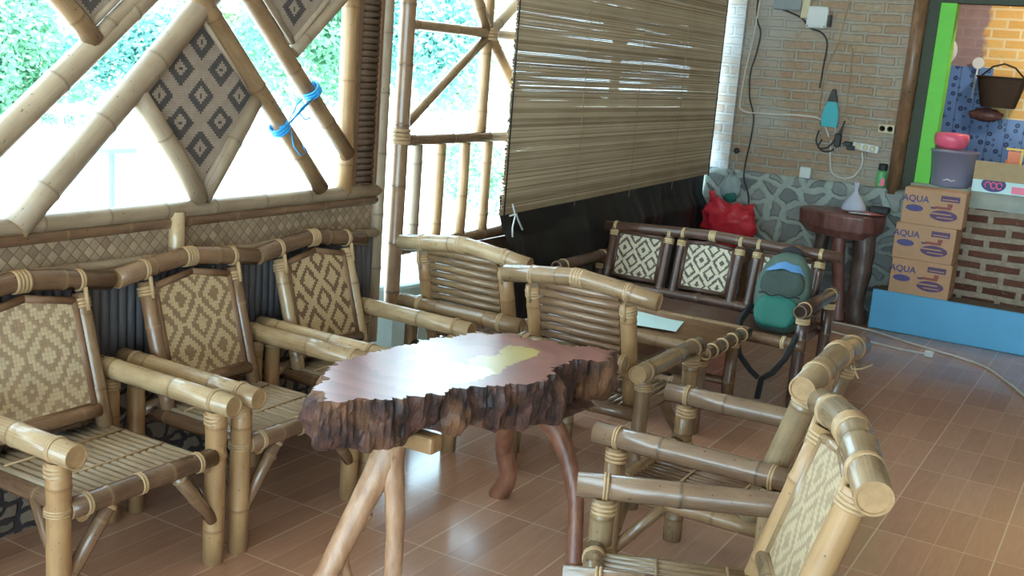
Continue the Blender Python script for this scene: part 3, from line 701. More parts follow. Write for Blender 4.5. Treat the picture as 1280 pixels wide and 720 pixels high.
for sx in (-1, 1):
    for sy in (-1, 1):
        lg = pole('leg', [(sx*(cw-.04), sy*(cd-.03), 0), (sx*(cw-.04), sy*(cd-.03), cz-.02)], .03, 'brown', ct); band((sx*(cw-.04), sy*(cd-.03), .33), (0, 0, 1), .03, .025, lg)
    e = pole('table_edge', [(sx*cw, -cd-.03, cz-.01), (sx*cw, cd+.03, cz-.01)], .03, 'brown', ct, hollow=True)
    for yy in (-.2, -.07, .06, .2): band((sx*cw, yy, cz-.01), (0, 1, 0), .03, .016, e, 'rattan_pale', strands=2)
    pole('table_edge', [(-cw-.02, sx*cd, cz-.005), (cw+.02, sx*cd, cz-.005)], .027, 'tan', ct)
    pole('stretcher', [(-cw+.04, sx*(cd-.03), .14), (cw-.04, sx*(cd-.03), .14)], .02, 'brown', ct)
b = B(); yy = -cd+.03
while yy < cd-.02: b.tube([(-cw+.01, yy, cz+.006), (cw-.01, yy, cz+.006)], .0125, 8, None, cmi=0, ell=.7, v0=random.uniform(0, 9)); yy += .027
b.build('tabletop', ['brown'], ct)
b = B()
def ppr(u, v): return Vector((-2.13+u*.38-v*.06, 4.52+v*.25+u*.06, .4275+.008*math.sin(u*5)*v))
b.grid(ppr, 8, 6); b.grid(lambda u, v: ppr(u, v)-Vector((0, 0, .0012)), 8, 6)
tag(recenter(b.build('paper_sheet', ['paper'])), 'white sheet of paper lying on the low bamboo coffee table', 'paper')

# ------------------------------------------------------------------ trunk slab table
TZ = .66
top_px = [(-1.80, 2.135), (-1.925, 2.235), (-2.02, 2.40), (-2.035, 2.55), (-2.02, 2.72), (-1.98, 2.90), (-1.93, 3.00), (-1.90, 3.10), (-1.815, 3.17), (-1.72, 3.18), (-1.62, 3.19), (-1.53, 3.23), (-1.435, 3.255), (-1.43, 3.17), (-1.44, 3.085), (-1.50, 3.06), (-1.475, 2.95), (-1.445, 2.85), (-1.46, 2.75), (-1.475, 2.70), (-1.53, 2.60), (-1.575, 2.49), (-1.625, 2.38), (-1.66, 2.29), (-1.70, 2.24), (-1.74, 2.205), (-1.77, 2.16)]
tt = thing('trunk_slab_table', 'tree trunk slab table with glossy top on forked branch legs, centre', 'table', (-1.73, 2.70, 0))
def resample(P, n):
    P = [Vector((p[0], p[1])) for p in P]; L = [0]
    for i in range(len(P)): L.append(L[-1]+(P[(i+1) % len(P)]-P[i]).length)
    out = []
    for k in range(n):
        t = k/n*L[-1]; i = max(j for j in range(len(P)) if L[j] <= t+1e-9); out.append(P[i].lerp(P[(i+1) % len(P)], (t-L[i])/(L[i+1]-L[i])))
    return out
O = resample([(x+1.73, y-2.70) for x, y in top_px], 300)
cen = sum(O, Vector((0, 0)))/len(O)
def slab_pt(i, lv, zz):
    p = O[i % 300]; i0 = O[(i-1) % 300]; i1 = O[(i+1) % 300]; tg = (O[(i+3) % 300]-O[(i-3) % 300]).normalized(); nr = Vector((tg.y, -tg.x))
    if nr.dot(p-cen) < 0: nr = -nr
    flut = noise.noise(Vector((p.x*13, p.y*13, zz*7.0)))*.034+noise.noise(Vector((p.x*34, p.y*34, zz*22)))*.020+noise.noise(Vector((p.x*90, p.y*90, zz*30)))*.009
    jag = .011*(1 if math.sin(i*1.9+3*math.sin(i*.37)) > 0 else -1)*(.3+.7*abs(noise.noise(Vector((p.x*9, p.y*9, 5)))))*(1.0 if lv == 0 else .5)
    swell = [0, .004, .008, .012, .014, .014, .012, .008, -.004, -.04][lv]
    q = p+nr*(flut+jag+swell-.024*min(1, max(0, (.15-p.y)/.3))); bz = zz+(noise.noise(Vector((p.x*9, p.y*9, 9)))*.045 if lv >= 7 else 0)
    return Vector((q.x, q.y, bz))
b = B(); lv_z = [TZ, TZ-.005, TZ-.02, TZ-.04, TZ-.06, TZ-.08, TZ-.10, TZ-.12, TZ-.138, TZ-.142]
rings = [[b.bm.verts.new(slab_pt(i, l, z)) for i in range(300)] for l, z in enumerate(lv_z)]
for l in range(9):
    for i in range(300): b.face([rings[l][i], rings[l][(i+1) % 300], rings[l+1][(i+1) % 300], rings[l+1][i]], None, 1, False)
b.face(rings[0], None, 0); b.face(rings[-1][::-1], None, 1)
bmesh.ops.triangulate(b.bm, faces=[f for f in b.bm.faces if len(f.verts) > 4])
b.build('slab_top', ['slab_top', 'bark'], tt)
def limb(b, pts, rs, seg=14, seed=0):
    # smooth tapered crooked limb
    pts = [Vector(p) for p in pts]; n = len(pts); out = []; rad = []
    for i in range(n-1):
        p0, p1, p2, p3 = pts[max(i-1, 0)], pts[i], pts[i+1], pts[min(i+2, n-1)]
        for k in range(8):
            t = k/8; out.append(.5*((2*p1)+(p2-p0)*t+(2*p0-5*p1+4*p2-p3)*t*t+(3*p1-p0-3*p2+p3)*t**3)); rad.append(rs[i]*(1-t)+rs[i+1]*t)
    out.append(pts[-1]); rad.append(rs[-1])
    L = [0]
    for a, c in zip(out, out[1:]): L.append(L[-1]+(c-a).length)
    def rf(s_):
        for i in range(len(L)-1):
            if s_ <= L[i+1]+1e-6: return (rad[i]+(rad[i+1]-rad[i])*((s_-L[i])/(L[i+1]-L[i]+1e-9)))*(1+.09*noise.noise(Vector((s_*14, seed, 0))))
        return rad[-1]
    b.tube(out, rf, seg, None, cmi=0)
def tl(x, y, z): return (x+1.73, y-2.70, z)
b = B(); limb(b, [tl(-1.79, 2.47, .57), tl(-1.79, 2.465, .5), tl(-1.793, 2.45, .42), tl(-1.835, 2.37, .24), tl(-1.87, 2.30, .08), tl(-1.90, 2.27, 0)], [.055, .053, .045, .036, .034, .04], seed=1)
limb(b, [tl(-1.789, 2.47, .57), tl(-1.787, 2.465, .49), tl(-1.777, 2.458, .42), tl(-1.752, 2.45, .32), tl(-1.735, 2.44, .2), tl(-1.72, 2.42, .06), tl(-1.715, 2.415, 0)], [.052, .05, .04, .031, .028, .027, .03], seed=2)
limb(b, [tl(-1.81, 2.40, .26), tl(-1.86, 2.36, .12), tl(-1.83, 2.38, 0)], [.02, .018, .016], seed=6)
b.build('leg', ['branch_pale'], tt, label='pale peeled forked branch leg at the near end')
b = B(); limb(b, [tl(-1.66, 3.03, .57), tl(-1.69, 3.05, .5), tl(-1.79, 3.16, .38), tl(-1.85, 3.25, .22), tl(-1.84, 3.28, .1), tl(-1.885, 3.30, 0)], [.05, .048, .036, .034, .033, .038], seed=3)
limb(b, [tl(-1.65, 3.03, .57), tl(-1.63, 3.03, .5), tl(-1.53, 3.06, .38), tl(-1.455, 3.05, .22), tl(-1.42, 3.01, .1), tl(-1.40, 2.98, 0)], [.045, .044, .034, .028, .026, .03], seed=4)
b.build('leg', ['branch_red'], tt, label='reddish forked branch leg at the far end')
b = B(); b.box(tl(-1.86, 0, 0)[0], tl(-1.612, 0, 0)[0], tl(0, 2.42, 0)[1], tl(0, 2.48, 0)[1], .478, .53); b.build('batten', ['orange'], tt, bevel=.01)

# ------------------------------------------------------------------ roll-down blind, tarp, bags
b = B(); z = .80; ztop = 2.45; y0, y1 = 4.755, 7.70; i = 0; XB = -2.825
while z < ztop:
    h = random.uniform(.0045, .0085); gp = random.uniform(-.0004, .0003)+(.0010 if random.random() < .008 else 0)
    tilt = .062*max(0, 1-(z-.80)/.55)
    a = y0-random.uniform(0, .02)+max(0, .035*(1.25-z)/.45)*random.uniform(-1.2, .6); c = y1+random.uniform(-.015, .015); nd = random.random()
    xs = XB+random.uniform(-.002, .002)
    P = [(xs-.0018, a, z), (xs+.0018, a, z), (xs+.0018, a, z+h), (xs-.0018, a, z+h)]; Q = [(xs-.0018, c, z+tilt), (xs+.0018, c, z+tilt), (xs+.0018, c, z+h+tilt), (xs-.0018, c, z+h+tilt)]
    N_ = 8; prev = None
    for k in range(N_+1):
        t = k/N_; ring = []
        for p, q in zip(P, Q):
            v = b.bm.verts.new(Vector(p).lerp(Vector(q), t)+Vector((0, 0, .0012*noise.noise(Vector((t*6, z*40, 0)))))); v[b.nd] = nd; ring.append(v)
        if prev:
            for j in range(4):
                j2 = (j+1) % 4; zz = z+(h if j in (1, 2) else 0)
                b.face([prev[j], prev[j2], ring[j2], ring[j]], [((k-1)/N_*2.9, z), ((k-1)/N_*2.9, z+h), (t*2.9, z+h), (t*2.9, z)])
        elif True: b.face(ring[::-1])
        prev = ring
    b.face(prev); z += h+gp; i += 1
bl = thing('bamboo_blind', 'large split-bamboo roll-down blind hanging over the railing beside the brick corner', 'blind', (XB, 6.22, 2.45))
o = b.build('slats', ['blind'], bl); o.data.transform(Matrix.Translation((-XB, -6.22, -2.45)))
for yy in (y0+.012, 5.55, 6.3, 7.0, y1-.012):
    q = B(); e = .8 if yy > 7.6 else .79
    q.tube([(.004, yy-6.22, -1.66 + (.06 if yy > 7 else .0)), (.004, yy-6.22, 0)], .0045 if yy in (y0+.012, y1-.012) else .002, 6, None, cmi=0); q.build('blind_cord', ['black' if yy in (y0+.012, y1-.012) else 'cable_tan'], bl)
q = B(); q.tube([(0.0, -1.48, .0), (0.0, 1.5, .0)], .025, 10, None, cmi=0); q.build('roller_pole', ['tan'], bl)
b = B(); b.tube([(XB+.03, 4.80, .86), (XB+.04, 4.82, .80), (XB+.035, 4.81, .74), (XB+.045, 4.80, .69)], .005, 6, None, cmi=0); b.tube([(XB+.03, 4.78, .80), (XB+.045, 4.82, .81), (XB+.035, 4.86, .775), (XB+.05, 4.89, .72)], .005, 6, None, cmi=0)
tag(recenter(b.build('plastic_string', ['white'])), 'white plastic string tied at the lower near corner of the blind', 'string')
def tarpf(u, v):
    y = 4.78+u*2.95; prof = [(-2.866, .90), (-2.866, .80), (-2.85, .72), (-2.80, .64), (-2.79, .45), (-2.78, .2), (-2.74, .02)]
    k = v*(len(prof)-1); i = min(int(k), len(prof)-2); f = k-i; x = prof[i][0]*(1-f)+prof[i+1][0]*f; z = prof[i][1]*(1-f)+prof[i+1][1]*f
    amp = min(1, v*3)
    d = .10*noise.noise(Vector((y*2.6, z*2.1, 0)))+.025*noise.noise(Vector((y*9, z*4, 3)))+.03*math.sin(y*13+2*math.sin(y*3))*max(0, 1-z)
    return Vector((max(-2.867, x+d*amp*.8), y, z))
b = B(); b.grid(tarpf, 150, 50)
tag(recenter(b.build('black_tarp', ['tarp'])), 'black plastic tarp draped below the bamboo blind, behind the bench', 'tarp')
def blob(fn, nu=40, nv=26):
    b = B()
    def g(u, v):
        th = 2*PI*u; ph = PI*v; return fn(Vector((math.sin(ph)*math.cos(th), math.sin(ph)*math.sin(th), math.cos(ph))))
    b.grid(g, nu, nv, closed_u=True); return b
def rb(d):
    n_ = noise.noise(d*3)*.05+noise.noise(d*8+Vector((3, 1, 0)))*.035
    p = Vector((d.x*(.20+n_), d.y*(.10+n_*.6), d.z*(.17+n_)))
    if d.z > .1: p.z += .09*max(0, abs(d.x)**.6)*d.z*(1.3 if d.x < 0 else .8) - .06*d.z
    return Vector((-2.57, 7.55, .54))+p
rbag = thing('red_plastic_bag', 'bulging red plastic bag against the stone wall behind the bench', 'bag', (-2.60, 7.55, .38))
o = blob(rb).build('bag_body', ['red_bag'], rbag); o.data.transform(Matrix.Translation((2.60, -7.55, -.38)))
q = B(); q.tube([(-.12, 0, .27), (-.125, .03, .33), (-.15, .06, .37)], .012, 8, None, cmi=0, ell=2); q.build('bag_handle', ['red_bag'], rbag)
q = B(); q.box(-2.72, -2.42, 7.42, 7.69, .27, .325)
for sx in (-2.71, -2.47):
    for sy in (7.43, 7.64): q.box(sx, sx+.04, sy, sy+.04, 0, .27)
tag(recenter(q.build('wooden_stool', ['wood_frame'])), 'low wooden stool hidden behind the bench under the red bag', 'stool')
def cb_(d):
    n_ = noise.noise(d*4)*.03; p = Vector((d.x*(.075+n_), d.y*.035, d.z*(.10+n_)))
    if d.z > .4: p.x *= 1.2-d.z*.6
    return Vector((-2.63, 7.665, .79))+p
cbag = blob(cb_, 24, 18).build('clear_plastic_bag', ['clearbag']); tag(recenter(cbag), 'clear plastic bag hanging on the stone wall above the red bag', 'bag')
q = blob(lambda d: Vector((d.x*.05+.0, d.y*.02, d.z*.045-.05+noise.noise(d*5)*.01)), 16, 12)
o = q.build('green_lump', ['teal_pack'], cbag); o.location = (.01, -.015, .10)
q = B(); q.tube([(0, 0, .19), (0, .02, .30)], .006, 6, None, cmi=0); q.build('bag_neck', ['clearbag'], cbag)
b = B(); b.lathe([(.02, 0), (.022, .012), (.01, .02)]); o = b.build('wall_peg', ['black'], wb); o.rotation_euler = (PI/2, 0, 0); o.location = (-2.66, WY-.002, 1.05)

# ------------------------------------------------------------------ backpack on the bench
bp = thing('backpack', 'green backpack with teal pocket and blue trim leaning on the far bench', 'backpack', (-1.465, 5.175, .374), R(5))
tiltm = Matrix.Rotation(R(-26), 4, 'X')
def sup(w_, d_, h_, cz, cy, p=3.0, taper=.0, pinch=0):
    def f(d):
        q = Vector((0, 0, 0))
        for i, (c, s_) in enumerate(zip(d, (w_, d_, h_))): q[i] = math.copysign(abs(c)**(2/p), c)*s_
        k = 1-taper*max(0, q.z/h_)**2-pinch*max(0, -q.z/h_); q.x *= k; q.y *= (1-taper*.6*max(0, q.z/h_))
        q += Vector((0, cy, cz)); n_ = noise.noise(q*16)*.007+noise.noise(q*45)*.003; return tiltm @ (q+d*n_)
    return f
blob(sup(.135, .075, .205, .205, 0, 3.4, .30, .12), 56, 40).build('main_body', ['green_pack'], bp)
blob(sup(.108, .028, .078, .085, -.062, 3.4, .12, .1), 40, 28).build('front_pocket', ['teal_pack'], bp)
blob(sup(.108, .022, .072, .235, -.060, 3.2, .15), 40, 28).build('mesh_pocket', ['green_pack_dark'], bp)
q = B(); q.tube([tiltm @ Vector((-.10+.2*i/12, -.083-.004*math.sin(i), .165+.006*math.sin(i*1.3))) for i in range(13)], .004, 6, None, cmi=0); q.build('zip', ['black_web'], bp)
q = B()
def trimf(u, v): a = (u-.5)*2; return tiltm @ Vector((a*(.128-.02*v), -.086+abs(a)**3*.06+v*.018, .30-abs(a)**2*.025+v*.042+.004*math.sin(u*17)))
q.grid(trimf, 24, 4); q.grid(lambda u, v: trimf(u, v)+Vector((0, .010, -.004)), 24, 4); q.build('blue_trim', ['blue_pack'], bp)
q = B(); q.tube([tiltm @ Vector(p) for p in ((-.045, .03, .385), (-.035, .02, .425), (0, .02, .44), (.035, .02, .425), (.045, .03, .385))], .013, 8, None, cmi=0, ell=1.6); q.build('grab_handle', ['black_web'], bp)
for sx, pts in ((-1, [(-.125, -.01, .12), (-.155, -.08, .05), (-.15, -.145, -.02), (-.12, -.175, -.10), (-.06, -.165, -.17), (-.02, -.16, -.20)]), (1, [(.12, -.01, .14), (.135, -.08, .06), (.125, -.15, .0), (.10, -.18, -.08), (.05, -.175, -.16), (.0, -.17, -.20), (-.01, -.165, -.30)])):
    q = B(); q.tube(pts, .014, 8, None, cmi=0, ell=1.5); q.build('shoulder_strap', ['black_web'], bp)

# ------------------------------------------------------------------ slab stand with its things, cartons
st = thing('wood_slab_stand', 'dark red wood slab side table on trunk legs against the stone wall', 'table', (-1.74, 7.52, 0))
so = [(-.32, -.02), (-.24, -.115), (-.10, -.19), (.03, -.205), (.16, -.20), (.215, -.10), (.255, .02), (.235, .15), (.0, .175), (-.2, .165), (-.3, .09)]
b = B(); n = len(so); SZ = .745
ro = [[b.bm.verts.new(Vector((x*k, y*k, z+noise.noise(Vector((x*6, y*6, z)))*.008))) for x, y in so] for k, z in ((.96, SZ), (1, SZ-.015), (.98, SZ-.11), (.78, SZ-.165))]
for l in range(3):
    for i in range(n): b.face([ro[l][i], ro[l][(i+1) % n], ro[l+1][(i+1) % n], ro[l+1][i]])
b.face(ro[0]); b.face(ro[3][::-1]); b.build('slab_top', ['redwood'], st, bevel=.006)
for pts, rs, mt in ((((-.02, -.06, .66), (0, -.07, .45), (.03, -.05, .2), (.05, -.06, 0)), (.05, .045, .04, .05), 'redwood'), (((.14, -.03, .66), (.16, -.04, .4), (.15, -.05, .15), (.17, -.03, 0)), (.08, .07, .06, .07), 'trunk_dark'), (((-.15, .08, .66), (-.17, .08, .4), (-.18, .08, 0)), (.05, .045, .05), 'trunk_dark')):
    b = B(); limb(b, pts, rs, seed=rs[0]*100); b.build('leg', [mt], st)
b = B(); b.grid(lambda u, v: Vector((-1.78+u*.27+v*.03, 7.44+v*.13-u*.05, .757+.003*math.sin(u*7+v*4))), 10, 6); b.grid(lambda u, v: Vector((-1.78+u*.27+v*.03, 7.44+v*.13-u*.05, .751)), 10, 6)
tag(recenter(b.build('folded_leaflet', ['red_paper'])), 'red and white printed leaflet lying on the dark wood side table', 'leaflet')
b = B(); b.lathe([(.078, 0), (.083, .012), (.07, .045), (.045, .085), (.022, .115), (.012, .135), (.013, .17), (.018, .19)], (-1.70, 7.52, .7605), 24)
tag(recenter(b.build('tied_plastic_bag', ['milky'])), 'milky knotted plastic bag of powder shaped like a funnel on the side table', 'bag')
b = B(); b.box(-1.61, -1.48, 7.56, 7.64, .748, .80); tag(recenter(b.build('black_pouch', ['black'], bevel=.012)), 'small black pouch at the back of the wood side table', 'pouch')
b = B(); b.tube([(-1.70, 7.385, .757), (-1.56, 7.42, .757)], .005, 6, None, cmi=0); tag(recenter(b.build('white_pen', ['white'])), 'thin white pen on the front edge of the wood side table', 'pen')
def text_mesh(txt, size, mat, parent, loc, rot=(PI/2, 0, 0), name='printed_lettering', ext=.0006):
    cu = bpy.data.curves.new(name, 'FONT'); cu.body = txt; cu.size = size; cu.extrude = ext; cu.offset = .0012; cu.align_x = 'CENTER'; cu.align_y = 'CENTER'; cu.resolution_u = 3
    tmp = bpy.data.objects.new('tmp_text', cu); COL.objects.link(tmp); dg = bpy.context.evaluated_depsgraph_get(); me = bpy.data.meshes.new_from_object(tmp.evaluated_get(dg))
    bpy.data.objects.remove(tmp); o = bpy.data.objects.new(name, me); me.materials.clear(); me.materials.append(M[mat]); COL.objects.link(o); o.parent = parent; o.location = loc; o.rotation_euler = rot; return o
def flatbox(name, mat, parent, x0, x1, z0, z1, y, d=.0015):
    q = B(); q.box(x0, x1, y-d, y, z0, z1); return q.build(name, [mat], parent)
def ellip(name, mat, parent, cx, cz, rx, rz, y, d=.0015, seg=24):
    q = B(); q.prism([(cx+rx*math.cos(2*PI*i/seg), cz+rz*math.sin(2*PI*i/seg)) for i in range(seg)], lambda a, z, h: Vector((a, h, z)), y, y-d); return q.build(name, [mat], parent)
lab = ['bottom carton of the three bottled-water cartons stacked on the step', 'middle carton of the bottled-water stack beside the side table', 'top carton of the bottled-water stack under the grey bin']
for i in range(3):
    dx = [0, -.008, .012][i]; c = thing('cardboard_carton', lab[i], 'box', (-1.195+dx, 7.545, .262+.2355*i), R([0, -1.5, 1][i]), 'cardboard water cartons in a stack')
    q = B(); q.box(-.19, .19, -.10, .11, 0, .2345); q.build('carton_body', ['card'], c, bevel=.004)
    fy = -.1005
    q = B(); q.box(-.19, .19, fy-.0006, fy, .112, .115) if False else q.box(-.022, -.019, fy-.0008, fy, .0, .234); q.build('carton_seam', ['card_tan'], c)
    text_mesh('AQUA', .058, 'ink_blue', c, (-.115, fy, .165)); ellip('printed_emblem', 'ink_blue', c, -.115, .105, .055, .022, fy)
    flatbox('printed_box', 'ink_purple', c, .04, .155, .168, .205, fy); flatbox('printed_band', 'card', c, .05, .145, .178, .184, fy-.0012)
    text_mesh('AQUA', .03, 'ink_red', c, (-.01, fy, .168)) if False else None
    ellip('printed_picture', 'ink_purple', c, .07, .075, .085, .035, fy)
    for k, (xx, ww, zz, hh, mt) in enumerate(((.06, .10, .125, .016, 'ink_red'), (.10, .03, .145, .022, 'ink_red'), (-.0, .03, .12, .012, 'ink_purple'), (.05, .13, .085, .008, 'card'), (.08, .1, .062, .006, 'card'), (-.12, .06, .03, .008, 'card_tan'))):
        flatbox('printed_band', mt, c, xx-ww/2, xx+ww/2, zz-hh/2, zz+hh/2, fy-(.0016 if mt == 'card' else .0004))

# ------------------------------------------------------------------ things on the counter and in the kitchen
bn = thing('plastic_bin', 'grey translucent plastic bin on the counter by the green jamb', 'bin', (-1.155, 7.80, .975))
q = B(); q.lathe([(.118, 0), (.124, .01), (.148, .225), (.150, .225), (.154, .232), (.154, .242), (.143, .242), (.12, .03)], seg=32); q.build('bin_body', ['bin'], bn)
q = B(); q.tube([(-.03, -.13, .045), (.0, -.134, .055), (.02, -.132, .045), (.045, -.128, .053)], .004, 6, None, cmi=0); q.build('printed_mark', ['white'], bn)
q = B(); q.lathe([(.02, 0), (.07, .002), (.105, .03), (.112, .075), (.107, .1), (.098, .108), (.05, .112)], (-1.19, 7.80, 1.2185), 28)
tag(recenter(q.build('pink_bowl', ['pink'])), 'upturned pink plastic bowl on top of the grey bin', 'bowl')
cx = thing('detergent_carton', 'open white and blue printed carton with tan flap on the counter', 'box', (-.80, 7.76, .975))
q = B(); q.box(-.20, .25, -.10, .10, 0, .10); q.build('carton_body', ['paper'], cx, bevel=.003)
q = B(); q.box(-.20, .25, -.106, -.098, .08, .20); q.build('carton_flap', ['card_tan'], cx)
ellip('printed_emblem', 'ink_blue', cx, -.07, .055, .075, .048, -.1015)
for k, xx in enumerate((-.105, -.07, -.035)):
    q = B(); q.tube([(xx+.016*math.cos(a), -.1045, .05+.02*math.sin(a)) for a in [i*PI/6 for i in range(0, 12 if k else 9)]], .0045, 6, None, cmi=0); q.build('printed_letter', ['pink'], cx)
flatbox('printed_label', 'pink', cx, .04, .22, .01, .055, -.1012)
pk = thing('snack_packet', 'small yellow and orange packet standing behind the tan carton flap', 'packet', (-.80, 7.90, .975))
q = B(); q.box(-.052, .052, -.004, .004, 0, .21); q.box(-.04, .04, -.012, .012, .08, .27); q.build('packet_body', ['orange_red'], pk, bevel=.003)
flatbox('yellow_band', 'yellow', pk, -.055, .055, .275, .29, -.005); flatbox('yellow_band', 'yellow', pk, .038, .052, .15, .28, -.013)
bk = thing('wicker_basket', 'brown wicker basket hanging on the kitchen brick wall', 'basket', (-1.11, 9.20, 1.62))
def bskt(u, v):
    a = 2*PI*u; k = v; r = .115+.055*k; wv = .005*math.sin(a*26+int(k*26)*PI); return Vector(((r*1.05+wv)*math.copysign(abs(math.cos(a))**.7, math.cos(a)), (r*.62+wv)*math.copysign(abs(math.sin(a))**.7, math.sin(a)), -.115+.23*k+.003*math.sin(k*60)))
q = B(); q.grid(bskt, 60, 26, closed_u=True); q.lathe([(.02, -.112), (.112, -.113), (.112, -.118)], sy=.62); q.build('basket_body', ['basket'], bk)
q = B(); q.tube([(-.16, 0, .11), (-.08, 0, .19), (0, 0, .215), (.08, 0, .19), (.16, 0, .11)], .007, 8, None, cmi=0); q.build('basket_handle', ['basket'], bk)
for zz in (.112,):
    q = B(); r = .115+.055*(zz+.115)/.23+.004; q.tube([(r*1.06*math.copysign(abs(math.cos(a))**.7, math.cos(a)), r*.63*math.copysign(abs(math.sin(a))**.7, math.sin(a)), zz) for a in [i*2*PI/36 for i in range(37)]], .006, 6, None, cap=False); q.build('basket_band', ['basket'], bk)
q = B(); q.lathe([(.02, 0), (.08, .004), (.115, .022), (.118, .024), (.08, .01), (.02, .006)]); o = q.build('enamel_plate', ['plate']); o.rotation_euler = (PI/2, 0, 0); o.location = (-1.60, KY-.005, 1.91); tag(o, 'pale round plate hanging on the kitchen wall beside the green jamb', 'plate')
ld = thing('ladle', 'ladle with pale handle hanging on the blue dotted boards', 'ladle', (-1.31, KY-.06, 1.83))
q = B(); q.lathe([(.005, -.02), (.03, -.015), (.042, .0), (.044, .012)]); o = q.build('ladle_bowl', ['plate'], ld); o.rotation_euler = (PI/2, 0, 0)
q = B(); q.tube([(0, 0, -.03), (-.01, 0, -.27)], .007, 8, None, cmi=0); q.build('ladle_handle', ['white'], ld)
q = blob(lambda d: Vector((-1.19, KY-.10, 1.44))+Vector((d.x*(.12+noise.noise(d*6)*.04), d.y*.05, d.z*(.05+noise.noise(d*5)*.02))), 30, 16)
tag(recenter(q.build('onion_bunch', ['redwood'])), 'reddish bunch hanging below the wicker basket on blue boards', 'bunch')

# ------------------------------------------------------------------ electrics on the brick wall
FY = WY-.004
jb = thing('junction_box', 'white square junction box high on the brick wall', 'junction box', (-2.185, FY, 2.03))
q = B(); q.box(-.075, .075, -.05, 0, -.075, .078); q.build('box_cover', ['white'], jb, bevel=.018)
for sx in (-.058, .058):
    q = B(); q.lathe([(.006, 0), (.006, .004), (.003, .006)], seg=10); o = q.build('screw', ['grey_box'], jb); o.rotation_euler = (PI/2, 0, 0); o.location = (sx, -.05, -.06)
q = B(); q.box(.075, .095, -.045, 0, -.06, .02); q.build('cable_gland', ['black'], jb, bevel=.004)
q = B(); q.box(-.03, .03, -.045, 0, -.07, .06); o = q.build('wall_switch', ['cream'], bevel=.008); o.location = (-2.275, FY, 2.09); tag(o, 'cream switch beside the white junction box', 'switch')
q = B(); q.box(-.10, .10, -.07, 0, -.03, .16); o = q.build('meter_box', ['grey_box'], bevel=.01); o.location = (-2.40, FY, 2.10); tag(o, 'grey electricity meter box at the top of the brick wall', 'meter')
def cable(label, pts, r, mat, y=FY-.012, cat='cable', name='wall_cable', sm=True):
    P = [Vector((p[0], y if len(p) < 3 else p[2], p[1])) for p in pts]; out = []
    for i in range(len(P)-1):
        p0, p1, p2, p3 = P[max(i-1, 0)], P[i], P[i+1], P[min(i+2, len(P)-1)]
        for k in range(6):
            t = k/6; out.append(.5*((2*p1)+(p2-p0)*t+(2*p0-5*p1+4*p2-p3)*t*t+(3*p1-p0-3*p2+p3)*t**3))
    out.append(P[-1]); q = B(); q.tube(out, r, 8, None, cmi=0); o = q.build(name, [mat]); return tag(recenter(o), label, cat)
cable('dark cable running down the brick wall beside the pilaster', [(-2.63, 2.3), (-2.635, 2.1), (-2.62, 1.99), (-2.585, 1.90), (-2.60, 1.75), (-2.625, 1.62), (-2.61, 1.45), (-2.56, 1.30), (-2.565, 1.12), (-2.58, .98), (-2.55, .86, WY-.10), (-2.50, .74, WY-.10), (-2.49, .6, WY-.10)], .006, 'cable_dark')
cable('white cable from the ceiling along the pilaster to the iron', [(-2.60, 2.3), (-2.62, 2.08), (-2.635, 1.85), (-2.665, 1.62), (-2.675, 1.40), (-2.655, 1.35), (-2.56, 1.335), (-2.35, 1.345), (-2.2, 1.35), (-2.08, 1.34), (-2.03, 1.28), (-2.0, 1.22)], .007, 'cable_white')
cable('dark cable looping from the meter to the junction box', [(-2.52, 2.20), (-2.47, 2.09), (-2.40, 2.06), (-2.3, 2.02), (-2.24, 1.96), (-2.15, 1.93), (-2.10, 1.86), (-2.105, 1.7), (-2.11, 1.55)], .006, 'cable_dark')
cable('tan cable hanging down the brick wall to the iron', [(-1.97, 2.3), (-2.0, 2.05), (-2.03, 1.85), (-2.08, 1.70), (-2.095, 1.5), (-2.085, 1.32), (-2.03, 1.24)], .005, 'cable_tan')
cable('thin brown cable over the bricks to the double socket', [(-2.14, 1.90), (-2.0, 1.87), (-1.93, 1.84), (-1.915, 1.72), (-1.91, 1.5), (-1.90, 1.38), (-1.82, 1.32), (-1.70, 1.32), (-1.645, 1.32)], .004, 'cable_tan')
cable('cream power cable looping under the iron to the power strip', [(-1.98, 1.2), (-1.97, 1.08), (-1.945, .98), (-1.87, .945), (-1.79, .965), (-1.745, 1.05), (-1.755, 1.14)], .007, 'cable_white')
cable('black flex coiled below the teal iron', [(-2.07, 1.26), (-2.08, 1.18), (-2.03, 1.12), (-1.96, 1.13), (-1.92, 1.20), (-1.91, 1.30), (-1.90, 1.34), (-1.93, 1.25), (-1.99, 1.15), (-2.06, 1.14), (-2.04, 1.20)], .006, 'cable_dark', FY-.03)
ir = thing('clothes_iron', 'teal clothes iron hanging point-up on the brick wall', 'iron', (-2.00, FY-.04, 1.29))
pol = [(-.052, 0), (-.056, .06), (-.046, .13), (-.02, .20), (0, .235), (.02, .20), (.046, .13), (.056, .06), (.052, 0)]
q = B(); q.prism(pol, lambda a, z, h: Vector((a*1.05, h, z)), .0, -.016); q.build('soleplate', ['teal'], ir, bevel=.003)
q = B(); q.prism([(a*.9, .01+z*.93) for a, z in pol], lambda a, z, h: Vector((a*1.05, h, z)), .032, .0); q.build('iron_body', ['white'], ir, bevel=.004)
q = B(); q.prism([(-.034, .175), (-.024, .21), (-.008, .262), (.008, .262), (.024, .21), (.034, .175)], lambda a, z, h: Vector((a, h, z)), .02, -.019); q.build('iron_tip', ['black'], ir)
ps = thing('power_strip', 'white power strip with black plugs on the brick wall', 'power strip', (-1.73, FY-.02, 1.175), 0)
mm = Matrix.Rotation(R(6), 4, 'Y'); q = B(); q.box(-.09, .09, -.035, .0, -.026, .026, mm); q.build('strip_body', ['white'], ps, bevel=.008)
